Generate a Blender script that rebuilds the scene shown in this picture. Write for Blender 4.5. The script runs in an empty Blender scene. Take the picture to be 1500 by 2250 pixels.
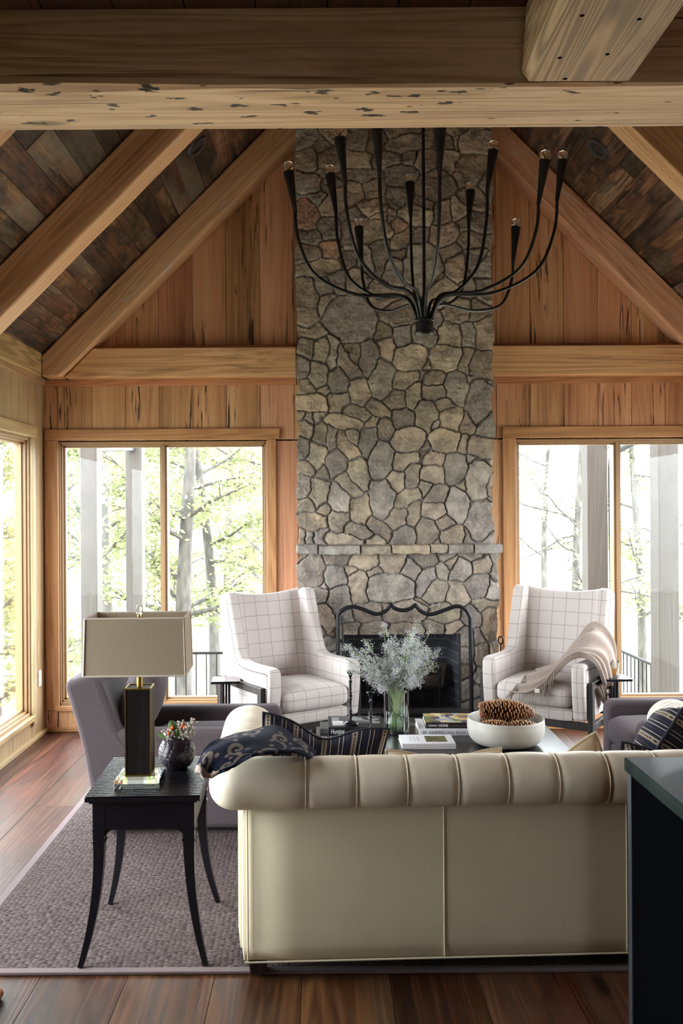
import bpy, bmesh, math, random
import numpy as np
from mathutils import Vector, Matrix, noise as mnoise

S = bpy.context.scene
COL = S.collection
PI = math.pi
random.seed(7)

# ------------------------------------------------------------------ camera
FPX, EYE, PX0, PY0, ROLL = 2000.0, 1.65, 705.0, 1118.0, 0.006
cam_d = bpy.data.cameras.new('camera')
cam = bpy.data.objects.new('camera', cam_d)
COL.objects.link(cam)
cam_d.sensor_fit = 'VERTICAL'
cam_d.sensor_height = 36.0
cam_d.lens = FPX / 2250 * 36.0
cam_d.shift_x = (750 - PX0) / 2250
cam_d.shift_y = (PY0 - 1125) / 2250
cam_d.clip_start = 0.05
cam.matrix_world = Matrix.Translation((0, 0, EYE)) @ Matrix.Rotation(PI / 2, 4, 'X') @ Matrix.Rotation(-ROLL, 4, 'Z')
S.camera = cam

# ------------------------------------------------------------------ sky
W = bpy.data.worlds.new('overcast_sky')
S.world = W
W.use_nodes = True
wn = W.node_tree
bg = wn.nodes['Background']
SKY = 21.0
wtc = wn.nodes.new('ShaderNodeTexCoord')
wsep = wn.nodes.new('ShaderNodeSeparateXYZ')
wr = wn.nodes.new('ShaderNodeValToRGB')
wn.links.new(wtc.outputs['Generated'], wsep.inputs[0])
wmap = wn.nodes.new('ShaderNodeMapRange')
wmap.inputs[1].default_value = -1
wn.links.new(wsep.outputs[2], wmap.inputs[0])
wn.links.new(wmap.outputs[0], wr.inputs[0])
wr.color_ramp.elements[0].color = (0.48, 0.48, 0.46, 1)
wr.color_ramp.elements[0].position = 0.45
wr.color_ramp.elements[1].color = (0.90, 0.94, 1.0, 1)
wr.color_ramp.elements[1].position = 0.52
wn.links.new(wr.outputs[0], bg.inputs[0])
bg.inputs[1].default_value = SKY


def portal(loc, rot, sx, sy):
    d = bpy.data.lights.new('window_portal', 'AREA')
    d.shape = 'RECTANGLE'
    d.size, d.size_y = sx, sy
    d.cycles.is_portal = True
    o = bpy.data.objects.new('window_portal', d)
    o.location = loc
    o.rotation_euler = rot
    COL.objects.link(o)


# each portal only guides sky light through a real window opening
portal((-1.18, 6.93, 1.18), (-PI / 2, 0, 0), 1.6, 2.0)
portal((2.22, 6.93, 1.18), (-PI / 2, 0, 0), 1.6, 2.0)
portal((-2.2, 5.4, 1.18), (0, -PI / 2, 0), 2.0, 2.2)
portal((-2.2, 3.05, 1.18), (0, -PI / 2, 0), 2.0, 1.7)
portal((3.2, 5.2, 1.18), (0, PI / 2, 0), 2.0, 2.2)
portal((0.7, -3.45, 1.5), (PI / 2, 0, 0), 0.72, 0.72)

vs_ = S.view_settings
vs_.view_transform = 'Standard'
vs_.look = 'None'
vs_.gamma = 1.0
vs_.exposure = 0.12
vs_.use_curve_mapping = False
S.cycles.max_bounces = 10
S.cycles.diffuse_bounces = 6
S.cycles.glossy_bounces = 4
S.cycles.transmission_bounces = 8
S.cycles.transparent_max_bounces = 16
S.cycles.caustics_reflective = False
S.cycles.caustics_refractive = False
S.cycles.sample_clamp_indirect = 8.0
S.cycles.use_denoising = True


def at(px, py, d):
    """point of the place seen at photo pixel px,py lying d metres in front of the camera"""
    ox, oy = px - PX0, py - PY0
    u, v = ox - ROLL * oy, oy + ROLL * ox
    return Vector((u * d / FPX, d, EYE - v * d / FPX))


# ------------------------------------------------------------------ helpers
def tag(o, label=None, cat=None, group=None, kind=None):
    if label: o['label'] = label
    if cat: o['category'] = cat
    if group: o['group'] = group
    if kind: o['kind'] = kind
    return o


def thing(name, label, cat, loc=(0, 0, 0), rz=0.0, group=None):
    o = bpy.data.objects.new(name, None)
    o.empty_display_size = 0.1
    COL.objects.link(o)
    o.location = loc
    o.rotation_euler = (0, 0, rz)
    return tag(o, label, cat, group)


class MB:
    def __init__(s):
        s.v, s.f, s.r, s.uv = [], [], [], {}

    def add(s, vs, fs, r=0.0, M=None):
        o = len(s.v)
        if M is not None:
            vs = [M @ Vector(v) for v in vs]
        s.v += [tuple(v) for v in vs]
        s.f += [tuple(i + o for i in f) for f in fs]
        s.r += [r] * len(fs)
        return s

    def box(s, x0, x1, y0, y1, z0, z1, r=0.0, M=None):
        return s.add([(x0, y0, z0), (x1, y0, z0), (x1, y1, z0), (x0, y1, z0), (x0, y0, z1), (x1, y0, z1), (x1, y1, z1), (x0, y1, z1)],
                     [(0, 3, 2, 1), (4, 5, 6, 7), (0, 1, 5, 4), (1, 2, 6, 5), (2, 3, 7, 6), (3, 0, 4, 7)], r, M)

    def prism(s, poly, a, b, axis='y', r=0.0, M=None):
        """poly of 2-D points, extruded from a to b along axis (x: poly=(y,z), y: poly=(x,z), z: poly=(x,y))"""
        n = len(poly)
        f3 = {'x': lambda p, t: (t, p[0], p[1]), 'y': lambda p, t: (p[0], t, p[1]), 'z': lambda p, t: (p[0], p[1], t)}[axis]
        vs = [f3(p, a) for p in poly] + [f3(p, b) for p in poly]
        fs = [tuple(range(n)), tuple(range(2 * n - 1, n - 1, -1))] + [(i, i + n, (i + 1) % n + n, (i + 1) % n) for i in range(n)]
        return s.add(vs, fs, r, M)

    def tube(s, pts, rad, seg=8, M=None, cap=True, flat=1.0, up=None, phase=0.0, r=0.0):
        pts = [Vector(p) for p in pts]
        n = len(pts)
        if not hasattr(rad, '__len__'): rad = [rad] * n
        vs, fs = [], []
        t = (pts[1] - pts[0]).normalized()
        nrm = Vector(up) if up else (Vector((0, 0, 1)) if abs(t.z) < 0.9 else Vector((1, 0, 0)))
        nrm = (nrm - t * nrm.dot(t)).normalized()
        for i in range(n):
            t = (pts[min(i + 1, n - 1)] - pts[max(i - 1, 0)])
            if t.length < 1e-9: t = Vector((0, 0, 1))
            t.normalize()
            nrm = nrm - t * nrm.dot(t)
            if nrm.length < 1e-6: nrm = t.orthogonal()
            nrm.normalize()
            b = t.cross(nrm)
            for k in range(seg):
                a = 2 * PI * k / seg + phase
                vs.append(pts[i] + (nrm * math.cos(a) * flat + b * math.sin(a)) * rad[i])
        for i in range(n - 1):
            for k in range(seg):
                k2 = (k + 1) % seg
                fs.append((i * seg + k, i * seg + k2, (i + 1) * seg + k2, (i + 1) * seg + k))
        if cap:
            fs.append(tuple(range(seg - 1, -1, -1)))
            fs.append(tuple((n - 1) * seg + k for k in range(seg)))
        return s.add(vs, fs, r, M)

    def lathe(s, prof, seg=32, c=(0, 0, 0), M=None, r=0.0):
        vs, fs = [], []
        n = len(prof)
        for (rr, z) in prof:
            for k in range(seg):
                a = 2 * PI * k / seg
                vs.append((c[0] + rr * math.cos(a), c[1] + rr * math.sin(a), c[2] + z))
        for i in range(n - 1):
            for k in range(seg):
                k2 = (k + 1) % seg
                fs.append((i * seg + k, i * seg + k2, (i + 1) * seg + k2, (i + 1) * seg + k))
        if prof[0][0] > 1e-5: fs.append(tuple(range(seg - 1, -1, -1)))
        if prof[-1][0] > 1e-5: fs.append(tuple((n - 1) * seg + k for k in range(seg)))
        return s.add(vs, fs, r, M)

    def ball(s, c, rad, seg=12, rings=8, M=None, sc=(1, 1, 1), r=0.0):
        vs, fs = [], []
        for i in range(rings + 1):
            th = PI * i / rings
            for k in range(seg):
                a = 2 * PI * k / seg
                vs.append((c[0] + rad * sc[0] * math.sin(th) * math.cos(a), c[1] + rad * sc[1] * math.sin(th) * math.sin(a), c[2] - rad * sc[2] * math.cos(th)))
        for i in range(rings):
            for k in range(seg):
                k2 = (k + 1) % seg
                fs.append((i * seg + k, i * seg + k2, (i + 1) * seg + k2, (i + 1) * seg + k))
        return s.add(vs, fs, r, M)

    def octa(s, c, rad, r=0.0):
        x, y, z = c
        return s.add([(x + rad, y, z), (x - rad, y, z), (x, y + rad, z), (x, y - rad, z), (x, y, z + rad), (x, y, z - rad)],
                     [(0, 2, 4), (2, 1, 4), (1, 3, 4), (3, 0, 4), (2, 0, 5), (1, 2, 5), (3, 1, 5), (0, 3, 5)], r)

    def grid(s, fn, nu, nv, close_u=False, close_v=False, r=0.0, M=None):
        vs, fs = [], []
        for i in range(nu):
            for j in range(nv):
                vs.append(fn(i / (nu if close_u else nu - 1), j / (nv if close_v else nv - 1)))
        for i in range(nu if close_u else nu - 1):
            for j in range(nv if close_v else nv - 1):
                i2, j2 = (i + 1) % nu, (j + 1) % nv
                fs.append((i * nv + j, i2 * nv + j, i2 * nv + j2, i * nv + j2))
        return s.add(vs, fs, r, M)

    def obj(s, name, m, parent=None, smooth=None, bevel=0.0, seg=2, sub=0, solid=0.0, uv=True, loc=None, fixn=True):
        me = bpy.data.meshes.new(name)
        me.from_pydata(s.v, [], s.f)
        if fixn:
            bm = bmesh.new()
            bm.from_mesh(me)
            bmesh.ops.recalc_face_normals(bm, faces=bm.faces)
            bm.to_mesh(me)
            bm.free()
        me.update()
        a = me.attributes.new('rnd', 'FLOAT', 'FACE')
        a.data.foreach_set('value', s.r)
        if uv:
            boxuv(me)
        for mm in (m if isinstance(m, (list, tuple)) else [m]):
            me.materials.append(mm)
        if smooth is not None:
            me.polygons.foreach_set('use_smooth', [True] * len(me.polygons))
            if smooth < 179:
                me.set_sharp_from_angle(angle=math.radians(smooth))
        o = bpy.data.objects.new(name, me)
        COL.objects.link(o)
        if parent: o.parent = parent
        if loc is not None: o.location = loc
        if solid:
            md = o.modifiers.new('solid', 'SOLIDIFY')
            md.thickness = solid
            md.offset = 0
        if bevel:
            md = o.modifiers.new('bevel', 'BEVEL')
            md.width = bevel
            md.segments = seg
            md.limit_method = 'ANGLE'
            md.angle_limit = math.radians(40)
        if sub:
            md = o.modifiers.new('sub', 'SUBSURF')
            md.levels = md.render_levels = sub
        return o


def boxuv(me):
    nl = len(me.loops)
    co = np.empty(len(me.vertices) * 3, np.float32)
    me.vertices.foreach_get('co', co)
    co = co.reshape(-1, 3)
    vi = np.empty(nl, np.int32)
    me.loops.foreach_get('vertex_index', vi)
    tot = np.empty(len(me.polygons), np.int32)
    me.polygons.foreach_get('loop_total', tot)
    nr = np.empty(len(me.polygons) * 3, np.float32)
    me.polygons.foreach_get('normal', nr)
    dom = np.repeat(np.argmax(np.abs(nr.reshape(-1, 3)), axis=1), tot)
    p = co[vi]
    u = np.where(dom == 0, p[:, 1], p[:, 0])
    v = np.where(dom == 2, p[:, 1], p[:, 2])
    l = me.uv_layers.new(name='uv')
    l.data.foreach_set('uv', np.stack([u, v], 1).astype(np.float32).ravel())


def setuv(o, uvs):
    """uvs: one (u,v) per vertex"""
    me = o.data
    l = me.uv_layers[0]
    vi = np.empty(len(me.loops), np.int32)
    me.loops.foreach_get('vertex_index', vi)
    l.data.foreach_set('uv', np.array(uvs, np.float32)[vi].ravel())


def cat(P, n):
    """Catmull-Rom through points P, n samples per span"""
    P = [Vector(p) for p in P]
    out = []
    for i in range(len(P) - 1):
        p0, p1, p2, p3 = P[max(i - 1, 0)], P[i], P[i + 1], P[min(i + 2, len(P) - 1)]
        for k in range(n):
            t = k / n
            out.append(0.5 * ((2 * p1) + (p2 - p0) * t + (2 * p0 - 5 * p1 + 4 * p2 - p3) * t * t + (3 * p1 - p0 - 3 * p2 + p3) * t ** 3))
    out.append(P[-1])
    return out


def net(rows, n, m):
    """dense grid of points through a control net (rows of points)"""
    A = [cat(r, m) for r in rows]
    cols = [cat([a[j] for a in A], n) for j in range(len(A[0]))]
    return [[cols[j][i] for j in range(len(cols))] for i in range(len(cols[0]))]


def rounded(w, d, h, puff=0.03, rad=0.05, nx=14, ny=14, nz=6, c=(0, 0, 0)):
    """soft upholstery block centred at c (z from 0 to h): vertices for MB.add"""
    bm = bmesh.new()
    bmesh.ops.create_cube(bm, size=1.0)
    bmesh.ops.subdivide_edges(bm, edges=bm.edges[:], cuts=9, use_grid_fill=True)
    for v in bm.verts:
        x, y, z = v.co * 2
        v.co = (x * w / 2, y * d / 2, z * h / 2)
        # round the edges
        lim = Vector((w / 2 - rad, d / 2 - rad, h / 2 - min(rad, h / 2 * 0.98)))
        q = Vector([max(-l, min(l, t)) for l, t in zip(lim, v.co)])
        dlt = v.co - q
        if dlt.length > 1e-6:
            rr = Vector((rad, rad, min(rad, h / 2 * 0.98)))
            nd_ = Vector((dlt.x / rr.x, dlt.y / rr.y, dlt.z / rr.z))
            nd_ = nd_ / nd_.length * min(1, max(abs(nd_.x), abs(nd_.y), abs(nd_.z)))
            v.co = q + Vector((nd_.x * rr.x, nd_.y * rr.y, nd_.z * rr.z))
        ux, uy, uz = v.co.x / (w / 2), v.co.y / (d / 2), v.co.z / (h / 2)
        v.co.z += puff * uz * max(0, 1 - ux * ux) * max(0, 1 - uy * uy)
        v.co += Vector(c) + Vector((0, 0, h / 2))
    vs = [v.co.copy() for v in bm.verts]
    bm.verts.index_update()
    fs = [tuple(v.index for v in f.verts) for f in bm.faces]
    bm.free()
    return vs, fs


def text_obj(name, body, size, m, parent, loc, rot, ext=0.0004, align='LEFT', sx=1.0):
    cu = bpy.data.curves.new('lettering', 'FONT')
    cu.body = body
    cu.size = size
    cu.extrude = ext
    cu.align_x = align
    t = bpy.data.objects.new('lettering', cu)
    COL.objects.link(t)
    bpy.context.view_layer.update()
    me = bpy.data.meshes.new_from_object(t.evaluated_get(bpy.context.evaluated_depsgraph_get()))
    bpy.data.objects.remove(t)
    o = bpy.data.objects.new(name, me)
    me.materials.clear()
    me.materials.append(m)
    COL.objects.link(o)
    o.parent = parent
    o.location = loc
    o.rotation_euler = rot
    o.scale = (sx, 1, 1)
    return o


# ------------------------------------------------------------------ materials
class Mat:
    def __init__(s, name):
        s.m = bpy.data.materials.new(name)
        s.m.use_nodes = True
        s.t = s.m.node_tree
        s.b = s.t.nodes['Principled BSDF']

    def n(s, typ, ins=None, out=0, **pr):
        nd = s.t.nodes.new('ShaderNode' + typ)
        for k, v in pr.items(): setattr(nd, k, v)
        for k, v in (ins or {}).items(): s.set(nd.inputs[k], v)
        return nd.outputs[out]

    def set(s, sock, v):
        if isinstance(v, bpy.types.NodeSocket):
            s.t.links.new(v, sock)
        elif isinstance(v, tuple) and len(v) == 3 and sock.type == 'RGBA':
            sock.default_value = (*v, 1)
        else:
            sock.default_value = v

    def p(s, **kw):
        for k, v in kw.items(): s.set(s.b.inputs[k.replace('_', ' ')], v)
        return s

    def math(s, op, a, b=0.0, c=0.0, clamp=False):
        nd = s.t.nodes.new('ShaderNodeMath')
        nd.operation = op
        nd.use_clamp = clamp
        for i, v in enumerate((a, b, c)): s.set(nd.inputs[i], v)
        return nd.outputs[0]

    def ramp(s, fac, stops, interp='LINEAR'):
        nd = s.t.nodes.new('ShaderNodeValToRGB')
        cr = nd.color_ramp
        cr.interpolation = interp
        while len(cr.elements) < len(stops): cr.elements.new(0.5)
        for e, (p, c) in zip(cr.elements, stops):
            e.position = p
            e.color = (c, c, c, 1) if not hasattr(c, '__len__') else (*c, 1)
        s.set(nd.inputs[0], fac)
        return nd.outputs[0]

    def mix(s, f, a, b, mode='MIX'):
        nd = s.t.nodes.new('ShaderNodeMix')
        nd.data_type = 'RGBA'
        nd.blend_type = mode
        s.set(nd.inputs[0], f)
        s.set(nd.inputs[6], a)
        s.set(nd.inputs[7], b)
        return nd.outputs[2]

    def noise(s, vec, scale, detail=4, rough=0.55, dist=0.0, out=0):
        return s.n('TexNoise', {'Vector': vec, 'Scale': scale, 'Detail': detail, 'Roughness': rough, 'Distortion': dist}, out)

    def obj(s):
        return s.n('TexCoord', out=3)

    def uv(s):
        return s.n('TexCoord', out=2)

    def mapping(s, vec, scale=(1, 1, 1), loc=(0, 0, 0), rot=(0, 0, 0)):
        return s.n('Mapping', {'Vector': vec, 'Scale': scale, 'Location': loc, 'Rotation': rot})

    def bump(s, h, strength=0.3, dist=0.01):
        s.set(s.b.inputs['Normal'], s.n('Bump', {'Height': h, 'Strength': strength, 'Distance': dist}))
        return s


def srgb(r, g, b):
    return tuple(((c / 255) / 12.92 if c <= 10 else ((c / 255 + 0.055) / 1.055) ** 2.4) for c in (r, g, b))


def plain(name, col, rough=0.5, metal=0.0, spec=0.5, **kw):
    m = Mat(name)
    m.p(Base_Color=col, Roughness=rough, Metallic=metal, Specular_IOR_Level=spec, **kw)
    v = m.obj()
    nz = m.noise(v, 60, 3)
    m.p(Roughness=m.math('MULTIPLY_ADD', nz, 0.12, rough - 0.06))
    m.bump(nz, 0.08, 0.002)
    return m.m


def wood(name, dark, mid, light, axis, rough=0.5, pits=0.0, knots=0.4, bump=0.25, tint=0.35, ring=0.2, blotch=0.3, fine=55, stain=None, spots=0.0, spec=0.4, along=0.045, band=0.0, worn=None, scuff=0.0, ringf=150.0):
    m = Mat(name)
    rnd = m.n('Attribute', out=2, attribute_name='rnd')
    off = m.n('CombineXYZ', {0: m.math('MULTIPLY', rnd, 37.0), 1: m.math('MULTIPLY', rnd, 53.0), 2: m.math('MULTIPLY', rnd, 29.0)})
    v = m.n('VectorMath', {0: m.obj(), 1: off}, operation='ADD')
    def st(al, ac):
        k = [ac, ac, ac]
        k['xyz'.index(axis)] = al
        return m.mapping(v, tuple(k))
    n1 = m.noise(st(along, 1.0), 3.2, 3, 0.5, 0.1)
    rings = m.math('MULTIPLY_ADD', m.math('SINE', m.math('MULTIPLY', n1, ringf)), 0.5, 0.5)
    n2 = m.noise(st(1.2, fine), 1.0, 6, 0.65)
    n3 = m.noise(st(0.5, 1.6), 1.4, 4, 0.6)
    val = m.math('ADD', m.math('MULTIPLY', n2, 1 - ring - blotch), m.math('ADD', m.math('MULTIPLY', rings, ring), m.math('MULTIPLY', n3, blotch)))
    if band:
        bn = m.noise(st(0.05, 5.5), 1.0, 2, 0.5, 0.2)
        val = m.math('ADD', m.math('MULTIPLY', val, 1 - band), m.math('MULTIPLY', m.math('MULTIPLY_ADD', bn, 2.2, -0.6, True), band))
    c = m.ramp(val, [(0.22, dark), (0.5, mid), (0.78, light)])
    if worn:
        wn_ = m.noise(st(0.35, 1.0), worn[2], 8, 0.72, 0.6)
        c = m.mix(m.math('MULTIPLY', m.ramp(wn_, [(0.46, 0.0), (0.58, 1.0)]), worn[1]), c, worn[0])
    if scuff:
        sc1 = m.ramp(m.noise(st(0.22, 1.0), 26.0, 3, 0.6), [(0.62, 0.0), (0.66, 1.0)])
        sc2 = m.ramp(m.noise(v, 3.5, 2), [(0.5, 0.0), (0.6, 1.0)])
        c = m.mix(m.math('MULTIPLY', m.math('MULTIPLY', sc1, sc2), scuff), c, srgb(196, 192, 190))
    if stain:
        sm = m.ramp(m.noise(st(0.35, 1.1), 2.2, 5, 0.65, 0.4), [(0.5, 0.0), (0.68, 1.0)])
        c = m.mix(m.math('MULTIPLY', sm, stain[1]), c, stain[0])
    hgt = val
    if knots:
        kv = m.t.nodes.new('ShaderNodeTexVoronoi')
        m.set(kv.inputs['Vector'], st(1.1, 3.6))
        kv.inputs['Scale'].default_value = 1.0
        sel = m.math('GREATER_THAN', m.n('SeparateColor', {0: kv.outputs['Color']}), 1 - knots)
        kk = m.math('MULTIPLY', m.ramp(kv.outputs['Distance'], [(0.04, 1.0), (0.11, 0.0)]), sel)
        c = m.mix(m.math('MULTIPLY', kk, 0.75), c, tuple(x * 0.35 for x in dark))
    if pits:
        pm = m.math('MULTIPLY', m.ramp(m.noise(st(2.6, 46.0), 1.0, 3, 0.6, 0.6), [(0.57, 0.0), (0.63, 1.0)]),
                    m.ramp(m.noise(st(0.45, 2.6), 1.6, 2, 0.5), [(0.5, 0.0), (0.58, 1.0)]))
        pm = m.math('MULTIPLY', pm, pits)
        c = m.mix(pm, c, tuple(x * 0.22 for x in dark))
        hgt = m.math('SUBTRACT', hgt, m.math('MULTIPLY', pm, 1.2))
    if spots:
        sv = m.t.nodes.new('ShaderNodeTexVoronoi')
        m.set(sv.inputs['Vector'], m.n('VectorMath', {0: st(7.0, 24.0), 1: m.n('VectorMath', {0: m.noise(st(14, 40), 1.0, 4, out=1), 1: (1.3, 1.3, 1.3)}, operation='MULTIPLY')}, operation='ADD'))
        sv.inputs['Scale'].default_value = 1.0
        sel = m.math('GREATER_THAN', m.n('SeparateColor', {0: sv.outputs['Color']}), 1 - spots)
        under = m.math('LESS_THAN', m.n('SeparateXYZ', {0: m.n('NewGeometry', out=1)}, 2), -0.5)
        sel = m.math('MULTIPLY', sel, under)
        sp = m.math('MULTIPLY', m.ramp(sv.outputs['Distance'], [(0.2, 1.0), (0.26, 0.0)]), sel)
        c = m.mix(m.math('MULTIPLY', sp, 0.95), c, (0.006, 0.005, 0.005))
        ck = m.ramp(m.noise(st(0.18, 14.0), 1.0, 3, 0.5, 0.3), [(0.487, 0.0), (0.497, 1.0), (0.503, 1.0), (0.513, 0.0)])
        ckm = m.math('MULTIPLY', ck, m.ramp(m.noise(st(0.6, 3.0), 1.3, 2), [(0.48, 0.0), (0.56, 1.0)]))
        c = m.mix(m.math('MULTIPLY', ckm, 0.85), c, (0.012, 0.009, 0.007))
        hgt = m.math('SUBTRACT', hgt, m.math('MULTIPLY', m.math('MAXIMUM', sp, ckm), 2.0))
    w2 = m.math('FRACT', m.math('MULTIPLY', rnd, 91.7))
    hv = m.n('HueSaturation', {'Hue': m.math('MULTIPLY_ADD', m.math('FRACT', m.math('MULTIPLY', rnd, 13.3)), 0.02, 0.49), 'Saturation': 1.0,
                              'Value': m.math('MULTIPLY_ADD', w2, tint, 1 - tint * 0.5), 'Fac': 1.0, 'Color': c})
    m.p(Base_Color=hv, Roughness=m.math('MULTIPLY_ADD', val, 0.2, rough - 0.1), Specular_IOR_Level=spec)
    m.bump(hgt, bump, 0.006)
    return m.m


def fabric(name, col, col2, scale=900, rough=0.95, bump=0.25, blotch=0.15, sheen=0.2):
    m = Mat(name)
    v = m.obj()
    n1 = m.noise(v, scale * 0.35, 2, 0.7)
    n2 = m.noise(m.mapping(v, (1, 1, 0.25)), scale * 0.5, 2, 0.7)
    n3 = m.noise(v, 5, 4)
    f = m.math('ADD', m.math('MULTIPLY', n1, 0.5), m.math('MULTIPLY', n2, 0.5))
    c = m.mix(m.ramp(f, [(0.35, 0.0), (0.65, 1.0)]), col, col2)
    c = m.mix(m.math('MULTIPLY', n3, blotch), c, tuple(x * 0.6 for x in col))
    m.p(Base_Color=c, Roughness=rough, Specular_IOR_Level=0.15, Sheen_Weight=sheen)
    m.bump(f, bump, 0.003)
    return m.m


def leather(name, col, rough=0.42, wr=0.25):
    m = Mat(name)
    v = m.obj()
    big = m.noise(v, 4.0, 5, 0.6)
    fin = m.noise(v, 260, 3)
    wrn = m.noise(v, 22, 4, 0.6, 1.2)
    c = m.mix(m.ramp(big, [(0.3, 0.0), (0.75, 0.4)]), col, tuple(x * 0.72 for x in col))
    m.p(Base_Color=c, Roughness=m.math('MULTIPLY_ADD', big, 0.2, rough - 0.08), Specular_IOR_Level=0.45)
    m.bump(m.math('ADD', m.math('MULTIPLY', fin, 0.15), m.math('MULTIPLY', wrn, wr)), 0.35, 0.006)
    return m.m


def thin_glass(name, tint=(1, 1, 1), refl=1.0):
    m = Mat(name)
    m.t.nodes.remove(m.b)
    tr = m.n('BsdfTransparent', {'Color': tint})
    gl = m.n('BsdfGlossy', {'Color': (1, 1, 1), 'Roughness': 0.02})
    fr = m.n('Fresnel', {'IOR': 1.45})
    mx = m.n('MixShader', {0: m.math('MULTIPLY', fr, refl), 1: tr, 2: gl})
    out = [x for x in m.t.nodes if x.type == 'OUTPUT_MATERIAL'][0]
    m.t.links.new(mx, out.inputs[0])
    return m.m


def glass(name, col=(1, 1, 1), ior=1.48, rough=0.0):
    m = Mat(name)
    m.p(Base_Color=col, Roughness=rough, IOR=ior, Transmission_Weight=1.0)
    return m.m


M = {}
M['wall'] = wood('cypress_board', srgb(140, 93, 64), srgb(194, 142, 104), srgb(214, 168, 130), 'z', rough=0.5, pits=1.0, knots=0.35, tint=0.18, band=0.45)
M['wall_pale'] = wood('pale_cypress_board', srgb(136, 112, 82), srgb(170, 144, 108), srgb(190, 166, 130), 'z', rough=0.55, pits=0.25, knots=0.3, tint=0.15)
M['beam_x'] = wood('beam_timber', srgb(150, 104, 72), srgb(204, 152, 112), srgb(224, 180, 140), 'x', rough=0.55, pits=0.35, knots=0.25, tint=0.2, ring=0.2)
M['trim_x'] = wood('trim_timber_level', srgb(138, 90, 60), srgb(180, 124, 86), srgb(198, 148, 108), 'x', rough=0.45, pits=0.25, knots=0.2, tint=0.2)
M['trim_z'] = wood('trim_timber_upright', srgb(138, 90, 60), srgb(180, 124, 86), srgb(198, 148, 108), 'z', rough=0.45, pits=0.3, knots=0.2, tint=0.2)
M['trim_y'] = wood('trim_timber_deep', srgb(140, 112, 80), srgb(178, 148, 110), srgb(198, 170, 132), 'y', rough=0.45, pits=0.15, knots=0.2, tint=0.15)
M['frame'] = plain('varnished_window_wood', srgb(150, 116, 78), 0.4)
M['rafter'] = wood('rafter_timber', srgb(154, 106, 78), srgb(212, 162, 122), srgb(228, 186, 146), 'x', rough=0.55, pits=0.3, knots=0.3, tint=0.15, ring=0.22, bump=0.4, band=0.3, scuff=0.8)
M['cross'] = wood('reclaimed_beam', srgb(164, 130, 94), srgb(212, 180, 140), srgb(228, 202, 168), 'x', rough=0.6, pits=0.0, knots=0.15, tint=0.0, ring=0.2, spots=0.6, bump=0.5, stain=((0.16, 0.12, 0.08), 0.35))
M['cross_end'] = wood('sawn_beam', srgb(118, 92, 68), srgb(170, 138, 106), srgb(194, 164, 132), 'y', rough=0.6, pits=0.0, knots=0.0, tint=0.0, ring=0.4, blotch=0.25, bump=0.4, stain=((0.14, 0.11, 0.07), 0.5), along=0.05, ringf=330.0)
M['roof'] = wood('weathered_ceiling_board', srgb(30, 20, 14), srgb(88, 56, 38), srgb(168, 126, 88), 'y', rough=0.7, pits=0.8, knots=0.2, tint=0.9, ring=0.08, blotch=0.5, fine=22, stain=(srgb(132, 122, 106), 0.6), worn=((0.006, 0.005, 0.004), 0.8, 9.0), bump=0.5)
M['loft'] = wood('dark_loft_board', srgb(30, 16, 9), srgb(62, 34, 18), srgb(84, 50, 28), 'y', rough=0.6, tint=0.3)
M['floor'] = wood('worn_pine_floor', srgb(16, 7, 4), srgb(64, 33, 17), srgb(106, 68, 40), 'y', rough=0.45, pits=0.5, knots=0.3, tint=0.6, ring=0.2, bump=0.2, fine=85, band=0.25, stain=(srgb(88, 74, 56), 0.4), spec=0.25)
M['leather'] = leather('cream_leather', srgb(232, 217, 195), 0.42)
M['leather_panel'] = leather('cream_leather_flat', srgb(214, 200, 170), 0.5, 0.08)
M['grey'] = fabric('grey_tweed', srgb(70, 61, 64), srgb(98, 88, 92), 900, sheen=0.06)
M['black_wood'] = plain('black_lacquer', (0.006, 0.006, 0.009), 0.22, spec=0.6)
M['dark_wood'] = wood('ebonised_oak', srgb(22, 18, 17), srgb(40, 34, 33), srgb(62, 55, 52), 'z', rough=0.4, tint=0.1, knots=0)
M['iron'] = plain('wrought_iron', (0.008, 0.008, 0.010), 0.42, metal=0.3)
M['brass'] = plain('brushed_brass', srgb(196, 160, 84), 0.3, metal=1.0)
M['white_plastic'] = plain('white_plastic', srgb(226, 222, 210), 0.4)
M['pane'] = thin_glass('window_glass', (0.98, 1.0, 0.99), 0.35)
M['clear'] = thin_glass('clear_vase_glass', (0.93, 0.97, 0.95), 1.6)
M['crystal'] = glass('crystal', (1, 1, 1), 1.5)
M['page'] = plain('paper_pages', srgb(226, 222, 212), 0.8)
# ------------------------------------------------------------------ the room
XL, XR, YB, YF = -2.07, 3.07, 6.8, -3.5        # faces of left, right, back and rear walls
RX, RZ = 0.5, 5.0                              # ridge: line under the rafters
ROOF = 5.30                                    # board plane: z = ROOF - |x-RX|
CEIL = 3.27


def structure(o):
    o['kind'] = 'structure'
    return o


# floor: planks running away from the camera, each plank with its own grain
fl = MB()
k0 = -0.385
rng = random.Random(3)
i = -6
x = k0 - 6 * 0.308
while x < XR + 0.2:
    w = 0.308 if i > -4 or True else 0.2
    y = YF - 0.1 - rng.random() * 2.0
    while y < YB + 0.1:
        L = rng.uniform(2.2, 4.2)
        fl.box(x + 0.0012, x + w - 0.0012, max(y, YF - 0.15) + 0.0008, min(y + L, YB + 0.15) - 0.0008, -0.03, 0.0, rng.random())
        y += L
    x += w
    i += 1
fl.box(XL - 0.1, XR + 0.2, YF - 0.15, YB + 0.15, -0.12, -0.028, 0.1)
structure(fl.obj('floor', M['floor'], uv=False))

# left wall with three window openings
WZ0, WZ1 = 0.188, 2.167
lw_open = [(4.3, 6.48), (2.2, 3.9)]
EAVE = ROOF - (RX - XL)


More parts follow.
